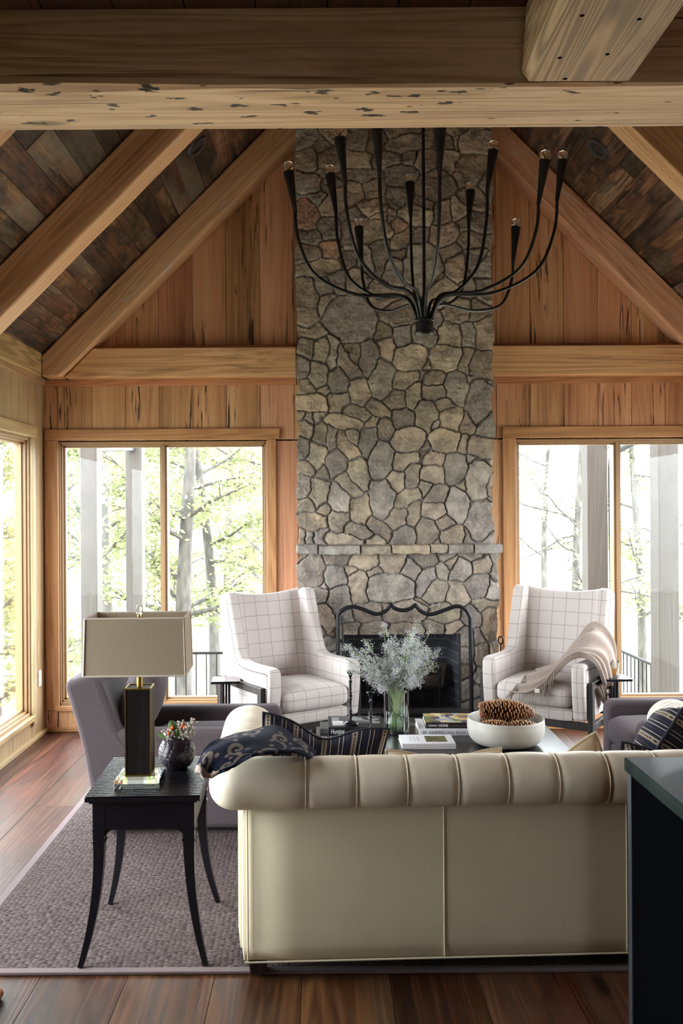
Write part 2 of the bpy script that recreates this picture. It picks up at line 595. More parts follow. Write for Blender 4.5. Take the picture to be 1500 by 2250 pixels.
def holed_wall(mb, axis, a, b, u0, u1, z0, z1, openings, r=0.5):
    """solid wall between a and b along its normal, u0..u1 along its length, with rectangular openings"""
    def bx(p, q, zz0, zz1):
        if q - p < 1e-4 or zz1 - zz0 < 1e-4: return
        if axis == 'x': mb.box(a, b, p, q, zz0, zz1, r)
        else: mb.box(p, q, a, b, zz0, zz1, r)
    u = u0
    for (p, q, oz0, oz1) in sorted(openings):
        bx(u, p, z0, z1)
        bx(p, q, z0, oz0)
        bx(p, q, oz1, z1)
        u = q
    bx(u, u1, z0, z1)


def boards_x(mb, xface, sgn, y0, y1, z0, z1, w=0.15, t=0.018, seed=1):
    rg = random.Random(seed)
    y = y0
    while y < y1 - 0.01:
        e = min(y + w, y1)
        a, b = sorted((xface, xface + sgn * t))
        mb.box(a, b, y + 0.0015, e - 0.0015, z0, z1, rg.random())
        y = e


lw = MB()
holed_wall(lw, 'x', XL - 0.105, XL - 0.018, YF - 0.2, YB + 0.2, -0.1, EAVE + 0.12, [(p, q, WZ0, WZ1) for p, q in lw_open])
u = YF
for (p, q) in sorted(lw_open) + [(YB, YB)]:
    boards_x(lw, XL, -1, u, p, 0.0, EAVE, seed=int(u * 10))
    if q > p:
        boards_x(lw, XL, -1, p, q, 0.0, WZ0, seed=5)
        boards_x(lw, XL, -1, p, q, WZ1, EAVE, seed=6)
    u = q
lw.box(XL - 0.2, XL, YF - 0.2, 3.1, EAVE, CEIL + 0.1, 0.4)
structure(lw.obj('wall_left', M['wall_pale'], uv=False))

rw = MB()
rw_open = [(4.2, 6.3, WZ0, WZ1)]
holed_wall(rw, 'x', XR, XR + 0.2, YF - 0.2, YB + 0.2, -0.1, EAVE + 0.12, rw_open)
rw.box(XR, XR + 0.2, YF - 0.2, 3.1, EAVE, CEIL + 0.1, 0.4)
structure(rw.obj('wall_right', M['wall'], uv=False))

# back wall: vertical boards over a solid backing, two wide window openings
B1 = (-1.965, -0.394)
B2 = (1.445, 3.0)
bw = MB()
holed_wall(bw, 'y', YB + 0.02, YB + 0.2, XL - 0.2, XR + 0.2, -0.1, 2.9, [(*B1, WZ0, WZ1), (*B2, WZ0, WZ1)])
bw.prism([(XL - 0.2, 2.9), (XR + 0.2, 2.9), (XR + 0.2, EAVE + 0.05), (RX, ROOF + 0.15), (XL - 0.2, EAVE + 0.05)], YB + 0.02, YB + 0.2, 'y', 0.4)
rg = random.Random(12)


def vboard(x0, x1, z0, z1a, z1b=None):
    z1b = z1a if z1b is None else z1b
    x0, x1 = x0 + 0.002, x1 - 0.002
    if x1 <= x0: return
    bw.prism([(x0, z0), (x1, z0), (x1, z1b), (x0, z1a)], YB, YB + 0.03, 'y', rg.random())


x = -2.07 + 0.11
edges = [XL]
while x < XR:
    edges.append(x)
    x += 0.252
edges.append(XR)
top = lambda xx: ROOF + 0.02 - abs(xx - RX)
for a, b in zip(edges[:-1], edges[1:]):
    if a < RX < b:
        vboard(a, RX, 2.8, top(a), top(RX))
        vboard(RX, b, 2.8, top(RX), top(b))
    else:
        vboard(a, b, 2.8, top(a), top(b))
    vboard(a, b, 2.16, 2.7)
vboard(XL, B1[0], 0.0, 2.17)
vboard(B1[1], -0.17, 0.0, 2.17)
vboard(-0.17, 0.3, 0.0, 2.17)
vboard(0.3, 1.2, 0.0, 2.17)
vboard(1.2, B2[0], 0.0, 2.17)
vboard(B2[1], XR, 0.0, 2.17)
for a, b in (B1, B2):
    bw.box(a, b, YB, YB + 0.03, 0.0, WZ0, rg.random())
structure(bw.obj('wall_back', M['wall'], uv=False))

rr = MB()
holed_wall(rr, 'y', YF - 0.2, YF, XL - 0.2, XR + 0.2, -0.1, CEIL + 0.1, [(0.34, 1.06, 1.14, 1.86)])
structure(rr.obj('wall_rear', wood('dark_walnut_panel', srgb(40, 26, 18), srgb(62, 42, 30), srgb(80, 58, 42), 'z'), uv=False))
lo = MB()
lo.prism([(RX - 2.05, CEIL + 0.02), (RX + 2.05, CEIL + 0.02), (RX, ROOF + 0.06)], 2.98, 3.1, 'y', 0.4)
structure(lo.obj('wall_loft', M['wall'], uv=False))

# vaulted ceiling: weathered boards running up the slope (they lie across the rafters' bays)
def slope(side):
    """matrix: local x up the slope from the eave, local y along the room, local z out of the room"""
    if side < 0: base, ex = Vector((XL - 0.15, 0, EAVE - 0.15)), Vector((1, 0, 1)).normalized()
    else: base, ex = Vector((XR + 0.15, 0, EAVE - 0.15)), Vector((-1, 0, 1)).normalized()
    ey = Vector((0, 1, 0))
    ez = Vector((-ex.z, 0, ex.x)) if side < 0 else Vector((ex.z, 0, -ex.x))
    m = Matrix((ex, ey, ez)).transposed().to_4x4()
    return Matrix.Translation(base) @ m


for side, nm in ((-1, 'ceiling_left'), (1, 'ceiling_right')):
    cb = MB()
    rg = random.Random(21 + side)
    slen = (RX - XL + 0.15) * math.sqrt(2) + 0.05
    # boards lie along the length of the room, stacked up the slope; butt joints at random
    s0 = 0.0
    while s0 < slen:
        w = rg.uniform(0.11, 0.17)
        y = 2.95 - rg.uniform(0, 1)
        while y < YB + 0.1:
            L = rg.uniform(2.0, 4.5)
            cb.box(s0 + 0.0015, s0 + w - 0.0015, max(y, 2.95) + 0.001, min(y + L, YB + 0.15) - 0.001, rg.uniform(0, 0.006), 0.03, rg.random())
            y += L
        s0 += w
    cb.box(0, slen, 2.9, YB + 0.2, 0.03, 0.12, 0.2)
    o = cb.obj(nm, M['roof'], uv=False)
    o.matrix_world = slope(side)
    structure(o)
ce = MB()
x = XL - 0.2
rg = random.Random(4)
while x < XR + 0.2:
    ce.box(x + 0.0015, x + 0.227, YF - 0.2, 3.27, CEIL + 0.004, CEIL + 0.04, rg.random())
    x += 0.23
ce.box(XL - 0.2, XR + 0.2, YF - 0.2, 3.1, CEIL + 0.04, CEIL + 0.12, 0.3)
structure(ce.obj('ceiling', M['loft'], uv=False))

# trim ------------------------------------------------------------
def trim(n, boxes, m):
    mb = MB()
    r_ = random.Random(n * 7)
    for b in boxes: mb.box(*b, r_.random())
    return structure(mb.obj('trim_%d' % n, m, bevel=0.004, uv=False))


tx = -0.176
trim(1, [(-1.95, tx, YB - 0.03, YB + 0.01, 2.835, 2.872)], M['trim_x'])
trim(2, [(XL, tx, YB - 0.022, YB + 0.01, 2.575, 2.622)], M['trim_x'])
trim(3, [(1.24, XR, YB - 0.03, YB + 0.01, 2.835, 2.872)], M['trim_x'])
trim(4, [(1.24, XR, YB - 0.022, YB + 0.01, 2.575, 2.622)], M['trim_x'])
trim(5, [(XL - 0.005, XL + 0.022, -3.4, YB, 2.58, 2.625)], M['trim_y'])
# baseboards
for nm, b, mm in (('baseboard_left', (XL - 0.01, XL + 0.025, YF, YB, 0.0, 0.03), 'trim_y'),
                  ('baseboard_back', (XL, -0.2, YB - 0.022, YB + 0.01, 0.0, 0.03), 'trim_x'),
                  ('baseboard_right', (1.3, XR, YB - 0.022, YB + 0.01, 0.0, 0.03), 'trim_x')):
    mb = MB()
    mb.box(*b, 0.3)
    structure(mb.obj(nm, M[mm], bevel=0.004, uv=False))

# windows ---------------------------------------------------------
def window(n, axis, face, sgn, u0, u1, z0, z1, mull=True, casing='trim', cas=(True, True), depth=0.2):
    """window in a wall whose room face is at `face`; sgn points outdoors along axis"""
    root = bpy.data.objects.new('window_%d' % n, None)
    COL.objects.link(root)
    root['kind'] = 'structure'
    def bx(mb, a, b, p, q, zz0, zz1, r=0.3):
        a, b = sorted((face + sgn * a, face + sgn * b))
        if axis == 'x': mb.box(a, b, p, q, zz0, zz1, r)
        else: mb.box(p, q, a, b, zz0, zz1, r)
    mz = M['trim_z'] if axis == 'y' else M['wall_pale']
    mh = M['trim_x'] if axis == 'y' else M['trim_y']
    c = MB()
    bx(c, -0.026, 0.002, u0 - 0.09, u1 + 0.09, z1 + 0.005, z1 + 0.087)
    c.obj('head_casing', mh, root, bevel=0.004, uv=False)
    for s_, e in ((0, u0), (1, u1)):
        if not cas[s_]: continue
        c = MB()
        a, b = (e - 0.09, e + 0.008) if s_ == 0 else (e - 0.008, e + 0.062)
        bx(c, -0.022, 0.002, a, b, 0.16 if axis == 'y' else 0.12, z1 + 0.004)
        c.obj('side_casing', mz, root, bevel=0.004, uv=False)
    # stepped jamb frame
    f = MB()
    for k, (d0, d1, t) in enumerate(((0.0, 0.09, 0.018), (0.02, 0.10, 0.032), (0.045, 0.094, 0.047))):
        bx(f, d0, d1, u0 - 0.004, u0 + t, z0, z1)
        bx(f, d0, d1, u1 - t, u1 + 0.004, z0, z1)
        bx(f, d0, d1, u0, u1, z1 - t, z1 + 0.004)
        bx(f, d0, d1, u0, u1, z0 - 0.004, z0 + t + 0.008)
    f.obj('window_frame', M['frame'], root, bevel=0.003, uv=False)
    sl = MB()
    bx(sl, -0.03, 0.06, u0 - 0.02, u1 + 0.02, z0 - 0.035, z0 + 0.004)
    sl.obj('window_sill', mh, root, bevel=0.005, uv=False)
    um = (u0 + u1) / 2 + 0.0
    if mull:
        mm = MB()
        bx(mm, 0.03, 0.13, um - 0.027, um + 0.027, z0 + 0.05, z1 - 0.045)
        bx(mm, 0.015, 0.05, um - 0.012, um + 0.012, z0 + 0.03, z1 - 0.03)
        mm.obj('mullion', M['frame'], root, bevel=0.003, uv=False)
        ranges = [(u0 + 0.045, um - 0.025), (um + 0.025, u1 - 0.045)]
    else:
        ranges = [(u0 + 0.045, u1 - 0.045)]
    for a, b in ranges:
        g = MB()
        bx(g, 0.084, 0.09, a, b, z0 + 0.05, z1 - 0.045)
        g.obj('pane', M['pane'], root, uv=False)
    return root


window(1, 'x', XL, -1, *lw_open[0], WZ0, WZ1, mull=False)
window(2, 'y', YB, 1, *B1, WZ0, WZ1)
window(3, 'y', YB, 1, *B2, WZ0, WZ1, cas=(True, False))
window(4, 'x', XL, -1, *lw_open[1], WZ0, WZ1, mull=False)
window(5, 'x', XR, 1, 4.2, 6.3, WZ0, WZ1, mull=False)
window(6, 'y', YF, -1, 0.34, 1.06, 1.14, 1.86, mull=False)

# timbers: each beam is its own thing ------------------------------
def timber(name, label, boxes, m, bevel=0.012, group=None, cat='beam'):
    mb = MB()
    for b in boxes: mb.box(*b, 0.37)
    o = mb.obj(name, m, bevel=bevel, uv=False)
    return tag(o, label, cat, group)


# big reclaimed cross beam with a waney lower front edge
cb = MB()
nx, prof = 160, None
def cross_pt(i, j):
    x = -2.06 + 5.12 * i / (nx - 1)
    n = mnoise.noise(Vector((x * 1.1, 3.3, 0.2)))
    n2 = mnoise.noise(Vector((x * 6, 1.3, 0.7)))
    wane = 0.03 * max(0, math.exp(-((x + 0.85) / 0.35) ** 2)) + 0.006 * n + 0.004 * n2
    wane2 = 0.004 * mnoise.noise(Vector((x * 3, 7.3, 0.7)))
    P = [(2.95, CEIL + 0.003), (2.946, 3.15), (2.95, 3.026 + 0.3 * wane), (2.958 + wane * 0.8, 3.018), (3.1, 3.012), (3.262 + wane2, 3.014), (3.266, 3.02), (3.27, CEIL + 0.003)]
    return (x, *P[j])
cb.grid(lambda a, b: cross_pt(round(a * (nx - 1)), round(b * 8) % 8), nx, 8, close_v=True)
cb.f.append(tuple(range(8)))
cb.f.append(tuple((nx - 1) * 8 + k for k in range(8)))
cb.r += [0, 0]
o = cb.obj('cross_beam', M['cross'], smooth=25, uv=False)
tag(o, 'massive reclaimed cross beam with nail holes spanning the top of the room', 'beam')

# sawn timber meeting the cross beam from the camera side, with bolt holes
tb = MB()
tb.prism([(0.672, 3.275), (0.655, 3.055), (0.678, 3.024), (1.003, 3.024), (1.008, 3.275)], YF + 0.02, 2.94, 'y', 0.2)
o = tb.obj('ceiling_timber', M['cross_end'], bevel=0.006, uv=False)
tag(o, 'short pale sawn ceiling timber with bolt holes butting into the cross beam at upper right', 'beam')
HOLE = plain('dark_bolt_hole', (0.003, 0.003, 0.003), 0.95, spec=0.0)
for (px, py) in ((1278, 34), (1404, 42), (1229, 127), (1334, 119), (1241, 173)):
    v_ = py - PY0 + ROLL * (px - PX0)
    d = (EYE - 3.024) * FPX / v_
    p = at(px, py, d)
    h = MB()
    h.lathe([(0.0, -0.0006), (0.0066, -0.0006), (0.0072, 0.0008), (0.0, 0.0008)], 14, (p.x, p.y, 3.0238))
    h.obj('bolt_hole', HOLE, o, uv=False)

# rafters
def rafter(d0, d1, side, label, th=0.21):
    s2 = math.sqrt(2)
    mb = MB()
    xe = -2.02 if side < 0 else 3.02
    zc = lambda xx: RZ - abs(xx - RX)
    N = 40
    rg = random.Random(int(d0 * 100) + side)
    lowz = 2.635 if d0 > 6 else None
    pts_lo, pts_hi = [], []
    for i in range(N + 1):
        xx = xe + (RX - xe) * i / N
        jit = 0.006 * mnoise.noise(Vector((xx * 4, d0, side)))
        zl = zc(xx) + jit
        pts_lo.append((xx, max(zl, 2.624) if lowz else zl))
        pts_hi.append((xx, zc(xx) + 0.295))
    poly = pts_lo + pts_hi[::-1]
    if side > 0: poly = poly[::-1]
    # local frame: x runs up the slope so the grain follows the timber
    base = Vector((xe, 0, zc(xe)))
    ex = Vector((-side, 0, 1)).normalized()
    ez = Vector((side, 0, 1)).normalized()
    ey = ez.cross(ex)
    R = Matrix((ex, ey, ez)).transposed().to_4x4()
    Mw = Matrix.Translation(base) @ R
    Mi = Mw.inverted()
    mb.prism(poly, d0, d1, 'y', 0.31 * (1 + side) + d0 * 0.1, Mi)
    o = mb.obj('rafter', M['rafter'], bevel=0.012, uv=False)
    o.matrix_world = Mw
    return tag(o, label, 'rafter', 'roof rafters')


rafter(6.6, 6.79, -1, 'brown rafter against the gable wall, left of the stone chimney')
rafter(6.6, 6.79, 1, 'brown rafter against the gable wall, right of the stone chimney')
rafter(5.06, 5.25, -1, 'broad pale-edged rafter crossing the dark left ceiling slope in full view')
rafter(5.06, 5.25, 1, 'pale-edged rafter crossing the dark right ceiling slope beside the recessed light')
rafter(3.62, 3.81, -1, 'nearest left rafter showing only a corner under the cross beam at the left edge')
rafter(3.62, 3.81, 1, 'nearest right rafter, half hidden above the cross beam')
# level beams on the gable wall and the eave beam on the left wall
for poly_, lab_ in (([(-1.872, 2.622), (tx, 2.622), (tx, 2.836), (-1.658, 2.836)], 'level wall beam between the left rafter foot and the stone chimney'),
                    ([(1.235, 2.622), (2.872, 2.622), (2.658, 2.836), (1.235, 2.836)], 'level wall beam running right from the stone chimney above the right window')):
    mb = MB(); mb.prism(poly_, 6.66, 6.8, 'y', 0.37)
    tag(mb.obj('gable_beam', M['beam_x'], bevel=0.006, uv=False), lab_, 'beam', 'level gable wall beams')
M['beam_y'] = wood('eave_timber', srgb(128, 100, 66), srgb(172, 140, 98), srgb(194, 164, 122), 'y', rough=0.55, pits=0.3, knots=0.25, tint=0.1, ring=0.35)
timber('eave_beam', 'eave beam along the top of the left wall over the corner window', [(-2.09, -2.02, 3.3, 6.62, 2.62, 2.86)], M['beam_y'], 0.008)

# recessed ceiling lights
def downlight(p, side, label):
    o = thing('recessed_light', label, 'ceiling light', group='recessed ceiling lights')
    ex = Vector((-side, 0, 1)).normalized()
    ez = Vector((side, 0, 1)).normalized()
    o.matrix_world = Matrix.Translation(p) @ Matrix((ex, ez.cross(ex), ez)).transposed().to_4x4()
    a = MB()
    a.lathe([(0.052, 0.004), (0.052, -0.008), (0.062, -0.012), (0.082, -0.010), (0.086, 0.0), (0.07, 0.006)], 36)
    a.obj('trim_ring', plain('bronze_trim', (0.05, 0.048, 0.052), 0.4, metal=0.3), o, smooth=40, uv=False)
    b = MB()
    b.lathe([(0.0, 0.0032), (0.03, 0.0035), (0.053, -0.003)], 28)
    b.obj('lens', plain('dark_reflector', (0.06, 0.06, 0.065), 0.25, metal=0.6), o, smooth=60, uv=False)
    return o


def on_slope(px, py, side):
    """point of the ceiling slope seen at a pixel"""
    a = at(px, py, 1.0) - Vector((0, 0, EYE))
    # EYE + a.z t = ROOF - side*(a.x t - RX)
    t = (ROOF + side * RX - EYE) / (a.z + side * a.x)
    return Vector((0, 0, EYE)) + a * t


downlight(on_slope(432, 322, -1), -1, 'dark recessed ceiling light between the two left rafters')
downlight(on_slope(1313, 326, 1), 1, 'dark recessed ceiling light on the right ceiling slope')

# wall outlet between the corner and the left window
o = thing('wall_outlet', 'small white wall outlet low on the left wall beside the corner window', 'outlet', (XL + 0.0, 6.67, 0.42))
a = MB(); a.box(0.0, 0.006, -0.036, 0.036, -0.058, 0.058); a.obj('cover_plate', M['white_plastic'], o, bevel=0.003)
for z in (-0.024, 0.024):
    a = MB(); a.box(0.006, 0.009, -0.017, 0.017, z - 0.014, z + 0.014); a.obj('socket', M['white_plastic'], o, bevel=0.003)
# ------------------------------------------------------------------ stone chimney
CH = thing('stone_chimney', 'tall fieldstone chimney with mantel ledge and firebox in the middle of the back wall', 'chimney', (0.54, 6.6, 0))
CH_LOC = Vector((0.54, 6.6, 0))


def m_stone():
    m = Mat('fieldstone')
    v = m.obj()
    col = m.n('Attribute', attribute_name='col')
    mor = m.n('Attribute', out=2, attribute_name='mortar')
    n1 = m.noise(v, 9, 6, 0.65)
    n2 = m.noise(v, 60, 4, 0.7)
    n3 = m.noise(v, 3.2, 4)
    c = m.mix(m.ramp(n1, [(0.38, 0.0), (0.66, 0.85)]), col, srgb(104, 96, 90))
    c = m.mix(m.math('MULTIPLY', m.ramp(n2, [(0.5, 0.0), (0.75, 1.0)]), 0.45), c, srgb(214, 204, 188))
    c = m.mix(m.math('MULTIPLY', m.ramp(n3, [(0.5, 0.0), (0.7, 1.0)]), 0.35), c, srgb(104, 99, 98))
    mc = m.mix(n2, srgb(120, 114, 116), srgb(170, 163, 162))
    c = m.mix(mor, c, mc)
    m.p(Base_Color=c, Roughness=0.85, Specular_IOR_Level=0.3)
    m.bump(m.math('ADD', n1, m.math('MULTIPLY', n2, 0.6)), 0.9, 0.014)
    return m.m


M['stone'] = m_stone()
TAN, GRY, BRN, DRK, RED, OLV, LTN = (srgb(196, 176, 150), srgb(168, 162, 156), srgb(176, 156, 136), srgb(128, 122, 122), srgb(184, 128, 100), srgb(178, 162, 140), srgb(212, 192, 164))
# stones seen in the photo: centre x,y, half sizes, long-axis angle (degrees), colour -- in units of a 480-px crop of the chimney
blk = [(130, 100, 55, 60, 0, BRN), (235, 135, 50, 75, 0, OLV), (100, 240, 55, 75, 0, DRK), (215, 290, 60, 100, 0, OLV), (315, 170, 25, 80, 0, GRY), (425, 230, 110, 48, 51, TAN),
       (460, 170, 33, 55, 0, BRN), (570, 190, 65, 105, 10, DRK), (680, 100, 50, 85, 0, BRN), (655, 320, 82, 138, 0, GRY), (855, 180, 115, 88, 0, LTN), (1095, 185, 97, 86, 0, TAN),
       (945, 215, 30, 50, 0, OLV), (355, 335, 66, 88, -10, GRY), (500, 410, 66, 105, 0, TAN), (820, 320, 100, 58, -22, OLV), (1020, 310, 68, 50, 0, BRN), (1175, 370, 86, 105, 0, GRY),
       (1225, 225, 35, 50, 0, OLV), (1315, 240, 75, 60, 0, BRN), (1280, 325, 50, 35, 0, GRY), (1312, 470, 80, 165, 0, GRY), (140, 370, 65, 45, 0, OLV), (240, 400, 24, 32, 0, OLV),
       (175, 485, 108, 62, 0, TAN), (360, 480, 76, 66, 0, OLV), (475, 545, 118, 52, 24, OLV), (630, 530, 98, 48, 35, TAN), (750, 465, 72, 72, 0, BRN), (870, 430, 48, 98, 8, OLV),
       (1005, 410, 86, 52, 0, OLV), (960, 560, 78, 100, 0, OLV), (1085, 495, 52, 50, 0, BRN), (1130, 590, 82, 76, 0, TAN), (800, 580, 76, 70, 0, DRK), (400, 612, 150, 42, 8, OLV),
       (95, 585, 30, 36, 0, OLV), (150, 590, 34, 36, 0, GRY), (215, 580, 40, 35, 0, GRY), (1000, 622, 48, 24, 0, GRY), (945, 272, 24, 30, 0, OLV),
       (1245, 620, 45, 60, 0, BRN), (1345, 625, 40, 50, 0, GRY), (585, 615, 70, 34, -20, TAN)]
upper = [(150, 80, 60, 60, 0, DRK), (235, 140, 50, 48, 0, DRK), (310, 40, 75, 70, 0, BRN), (290, 250, 85, 75, 0, TAN), (165, 250, 50, 82, 0, BRN), (500, 100, 55, 92, 0, DRK), (610, 120, 60, 80, 0, BRN),
         (500, 250, 88, 56, 0, TAN), (840, 130, 165, 58, -10, BRN), (800, 40, 110, 50, 0, TAN), (690, 250, 110, 48, -5, BRN), (520, 350, 145, 40, 0, DRK), (240, 340, 50, 30, 0, DRK), (170, 410, 70, 76, 0, GRY),
         (300, 420, 72, 50, 0, DRK), (215, 510, 76, 46, 0, DRK), (380, 520, 170, 88, -27, TAN), (600, 450, 84, 66, -40, BRN), (790, 350, 118, 76, 0, DRK), (760, 500, 80, 76, 0, GRY), (840, 240, 50, 40, 0, DRK),
         (950, 270, 70, 76, 0, BRN), (1020, 420, 132, 112, 0, BRN), (1115, 260, 65, 76, 0, BRN), (1095, 120, 60, 45, 0, BRN), (1190, 50, 70, 36, 0, BRN), (1260, 120, 86, 92, 0, BRN), (1180, 110, 30, 40, 0, BRN),
         (1250, 310, 95, 112, 20, BRN), (1290, 510, 100, 72, 20, BRN), (1370, 470, 30, 70, 0, DRK), (1180, 590, 60, 60, 0, BRN), (1300, 680, 60, 72, 0, DRK), (1075, 610, 60, 88, 0, BRN), (950, 550, 60, 40, 0, BRN),
         (880, 620, 112, 70, 8, TAN), (590, 570, 112, 58, -17, TAN), (640, 625, 50, 36, 0, TAN), (720, 620, 30, 40, 0, BRN), (450, 620, 90, 50, 10, DRK), (150, 620, 60, 115, 0, RED), (300, 720, 72, 82, 0, DRK),
         (620, 730, 104, 72, 0, OLV), (770, 700, 52, 50, 30, RED), (800, 790, 90, 56, -50, TAN), (430, 770, 54, 112, 0, GRY), (170, 780, 62, 50, 0, DRK), (310, 865, 68, 54, 0, RED), (150, 890, 80, 62, 0, OLV),
         (910, 790, 72, 62, 0, DRK), (1085, 770, 112, 82, -35, BRN), (1240, 690, 50, 40, 0, BRN), (1260, 790, 86, 62, 0, BRN), (1100, 870, 84, 62, -20, BRN), (645, 900, 60, 112, 5, DRK), (780, 900, 60, 48, 0, BRN),
         (430, 920, 60, 62, 0, GRY), (550, 960, 52, 72, 0, GRY), (240, 980, 122, 54, -5, TAN), (740, 1000, 66, 92, 20, GRY), (930, 970, 132, 165, 0, GRY), (1170, 990, 66, 100, 0, BRN), (1280, 930, 60, 82, 0, GRY),
         (1350, 1000, 50, 60, 0, GRY), (360, 1090, 60, 72, 0, DRK), (480, 1080, 82, 82, 0, BRN), (260, 1130, 60, 50, 0, GRY), (145, 1240, 76, 165, 0, BRN), (290, 1250, 80, 84, 0, OLV), (650, 1190, 102, 92, 0, BRN),
         (430, 1330, 192, 152, 20, GRY), (760, 1310, 118, 86, 0, BRN), (1090, 1160, 92, 92, 0, OLV), (1250, 1140, 60, 50, 0, BRN), (1180, 1280, 92, 84, 0, BRN), (1310, 1280, 60, 72, 0, BRN), (1350, 1130, 48, 92, 0, GRY),
         (1000, 1060, 60, 50, 0, BRN), (670, 1420, 48, 62, 0, BRN), (790, 1440, 60, 62, 0, GRY), (1120, 1440, 86, 72, 0, TAN), (950, 1440, 88, 62, 0, GRY), (1020, 1390, 40, 48, 0, GRY), (160, 1430, 60, 40, 0, OLV),
         (1350, 1400, 50, 72, 0, OLV), (1240, 1430, 50, 50, 0, GRY)]
lower = [(170, 210, 26, 30, 0, OLV), (230, 300, 92, 104, 0, GRY), (390, 222, 76, 42, -8, BRN), (370, 320, 76, 70, 0, GRY), (280, 372, 50, 30, -20, GRY), (470, 285, 36, 30, 0, OLV), (545, 230, 98, 46, 0, BRN), (510, 388, 60, 106, 0, BRN),
         (400, 460, 76, 86, 0, GRY), (265, 440, 70, 60, 0, GRY), (630, 275, 36, 30, 0, BRN), (710, 240, 82, 66, 0, BRN), (820, 290, 56, 62, 0, DRK), (710, 388, 152, 92, 0, GRY), (905, 220, 66, 42, 0, DRK), (912, 345, 92, 52, -60, GRY),
         (1022, 290, 46, 46, 0, GRY), (980, 405, 82, 72, 0, OLV), (1070, 250, 40, 40, 0, BRN), (1042, 210, 32, 30, 0, GRY), (1130, 290, 70, 82, 25, GRY), (1242, 260, 52, 70, 50, BRN), (1200, 208, 60, 34, 0, GRY), (1330, 260, 24, 92, 0, GRY),
         (1110, 430, 76, 86, -15, OLV), (1222, 372, 92, 82, 0, DRK), (1305, 395, 40, 66, 0, GRY), (1265, 492, 66, 42, 0, TAN), (1300, 602, 56, 112, -8, TAN), (310, 565, 56, 104, -30, OLV), (560, 535, 92, 50, 0, OLV), (440, 560, 46, 46, 0, GRY),
         (790, 525, 132, 66, 0, BRN), (1030, 538, 100, 58, 0, OLV), (1190, 560, 60, 76, -40, GRY), (460, 635, 56, 36, 0, TAN), (600, 640, 90, 36, 0, BRN), (805, 640, 112, 36, 0, BRN), (965, 630, 60, 36, 0, BRN),
         (1085, 632, 46, 36, 0, TAN), (1150, 690, 72, 62, 0, GRY), (1225, 680, 46, 46, 0, GRY), (310, 740, 56, 46, 0, GRY), (250, 650, 50, 46, 0, GRY), (330, 815, 60, 40, 0, GRY), (1165, 800, 52, 60, 0, GRY), (1262, 785, 60, 60, 0, OLV),
         (1165, 892, 46, 52, 0, OLV), (1180, 1000, 52, 72, 0, GRY), (1232, 925, 42, 42, 0, GRY), (1322, 765, 40, 62, 0, BRN), (1205, 1105, 52, 48, 0, GRY), (860, 500, 40, 30, 0, OLV)]
RT = random.Random(5)
SX0, SX1 = -0.165, 1.225           # upper shaft
UY, LY = 6.45, 6.385               # faces of the upper shaft and the lower breast


def to_wall(px, py, k, d, e):
    p = at(px, py, d)
    s = d / FPX / k
    return (p.x, p.z, e[2] * s, e[3] * s, -math.radians(e[4]), e[5])


stU, stL = [], []
for e in upper: stU.append(to_wall(630 + e[0] / 3.125, 270 + e[1] / 3.125, 3.125, UY, e))
for dx, dy, y0, y1 in ((0, 0, 90, 650), (-8, 557, 650, 1035), (5, 815, 1035, 1470)):
    for e in blk:
        yy = e[1] + dy
        if y0 <= yy < y1: stU.append(to_wall(630 + (e[0] + dx) / 3.125, 730 + yy / 3.125, 3.125, UY, e))
for e in lower: stL.append(to_wall(600 + e[0] / 2.727, 1150 + e[1] / 2.727, 2.727, LY, e))
# the rest, above the beam and low behind the furniture
def fill(lst, x0, x1, z0, z1, n):
    for _ in range(n):
        x, z = RT.uniform(x0, x1), RT.uniform(z0, z1)
        if all((x - q[0]) ** 2 + (z - q[1]) ** 2 > 0.021 for q in lst):
            lst.append((x, z, RT.uniform(0.06, 0.12), RT.uniform(0.05, 0.09), RT.uniform(-0.6, 0.6), RT.choice([TAN, GRY, BRN, DRK, OLV])))


fill(stU, SX0, SX1, at(700, 280, UY).z + 0.1, 5.3, 900)
fill(stL, SX0, 1.25, 0.0, at(700, 1480, LY).z, 500)


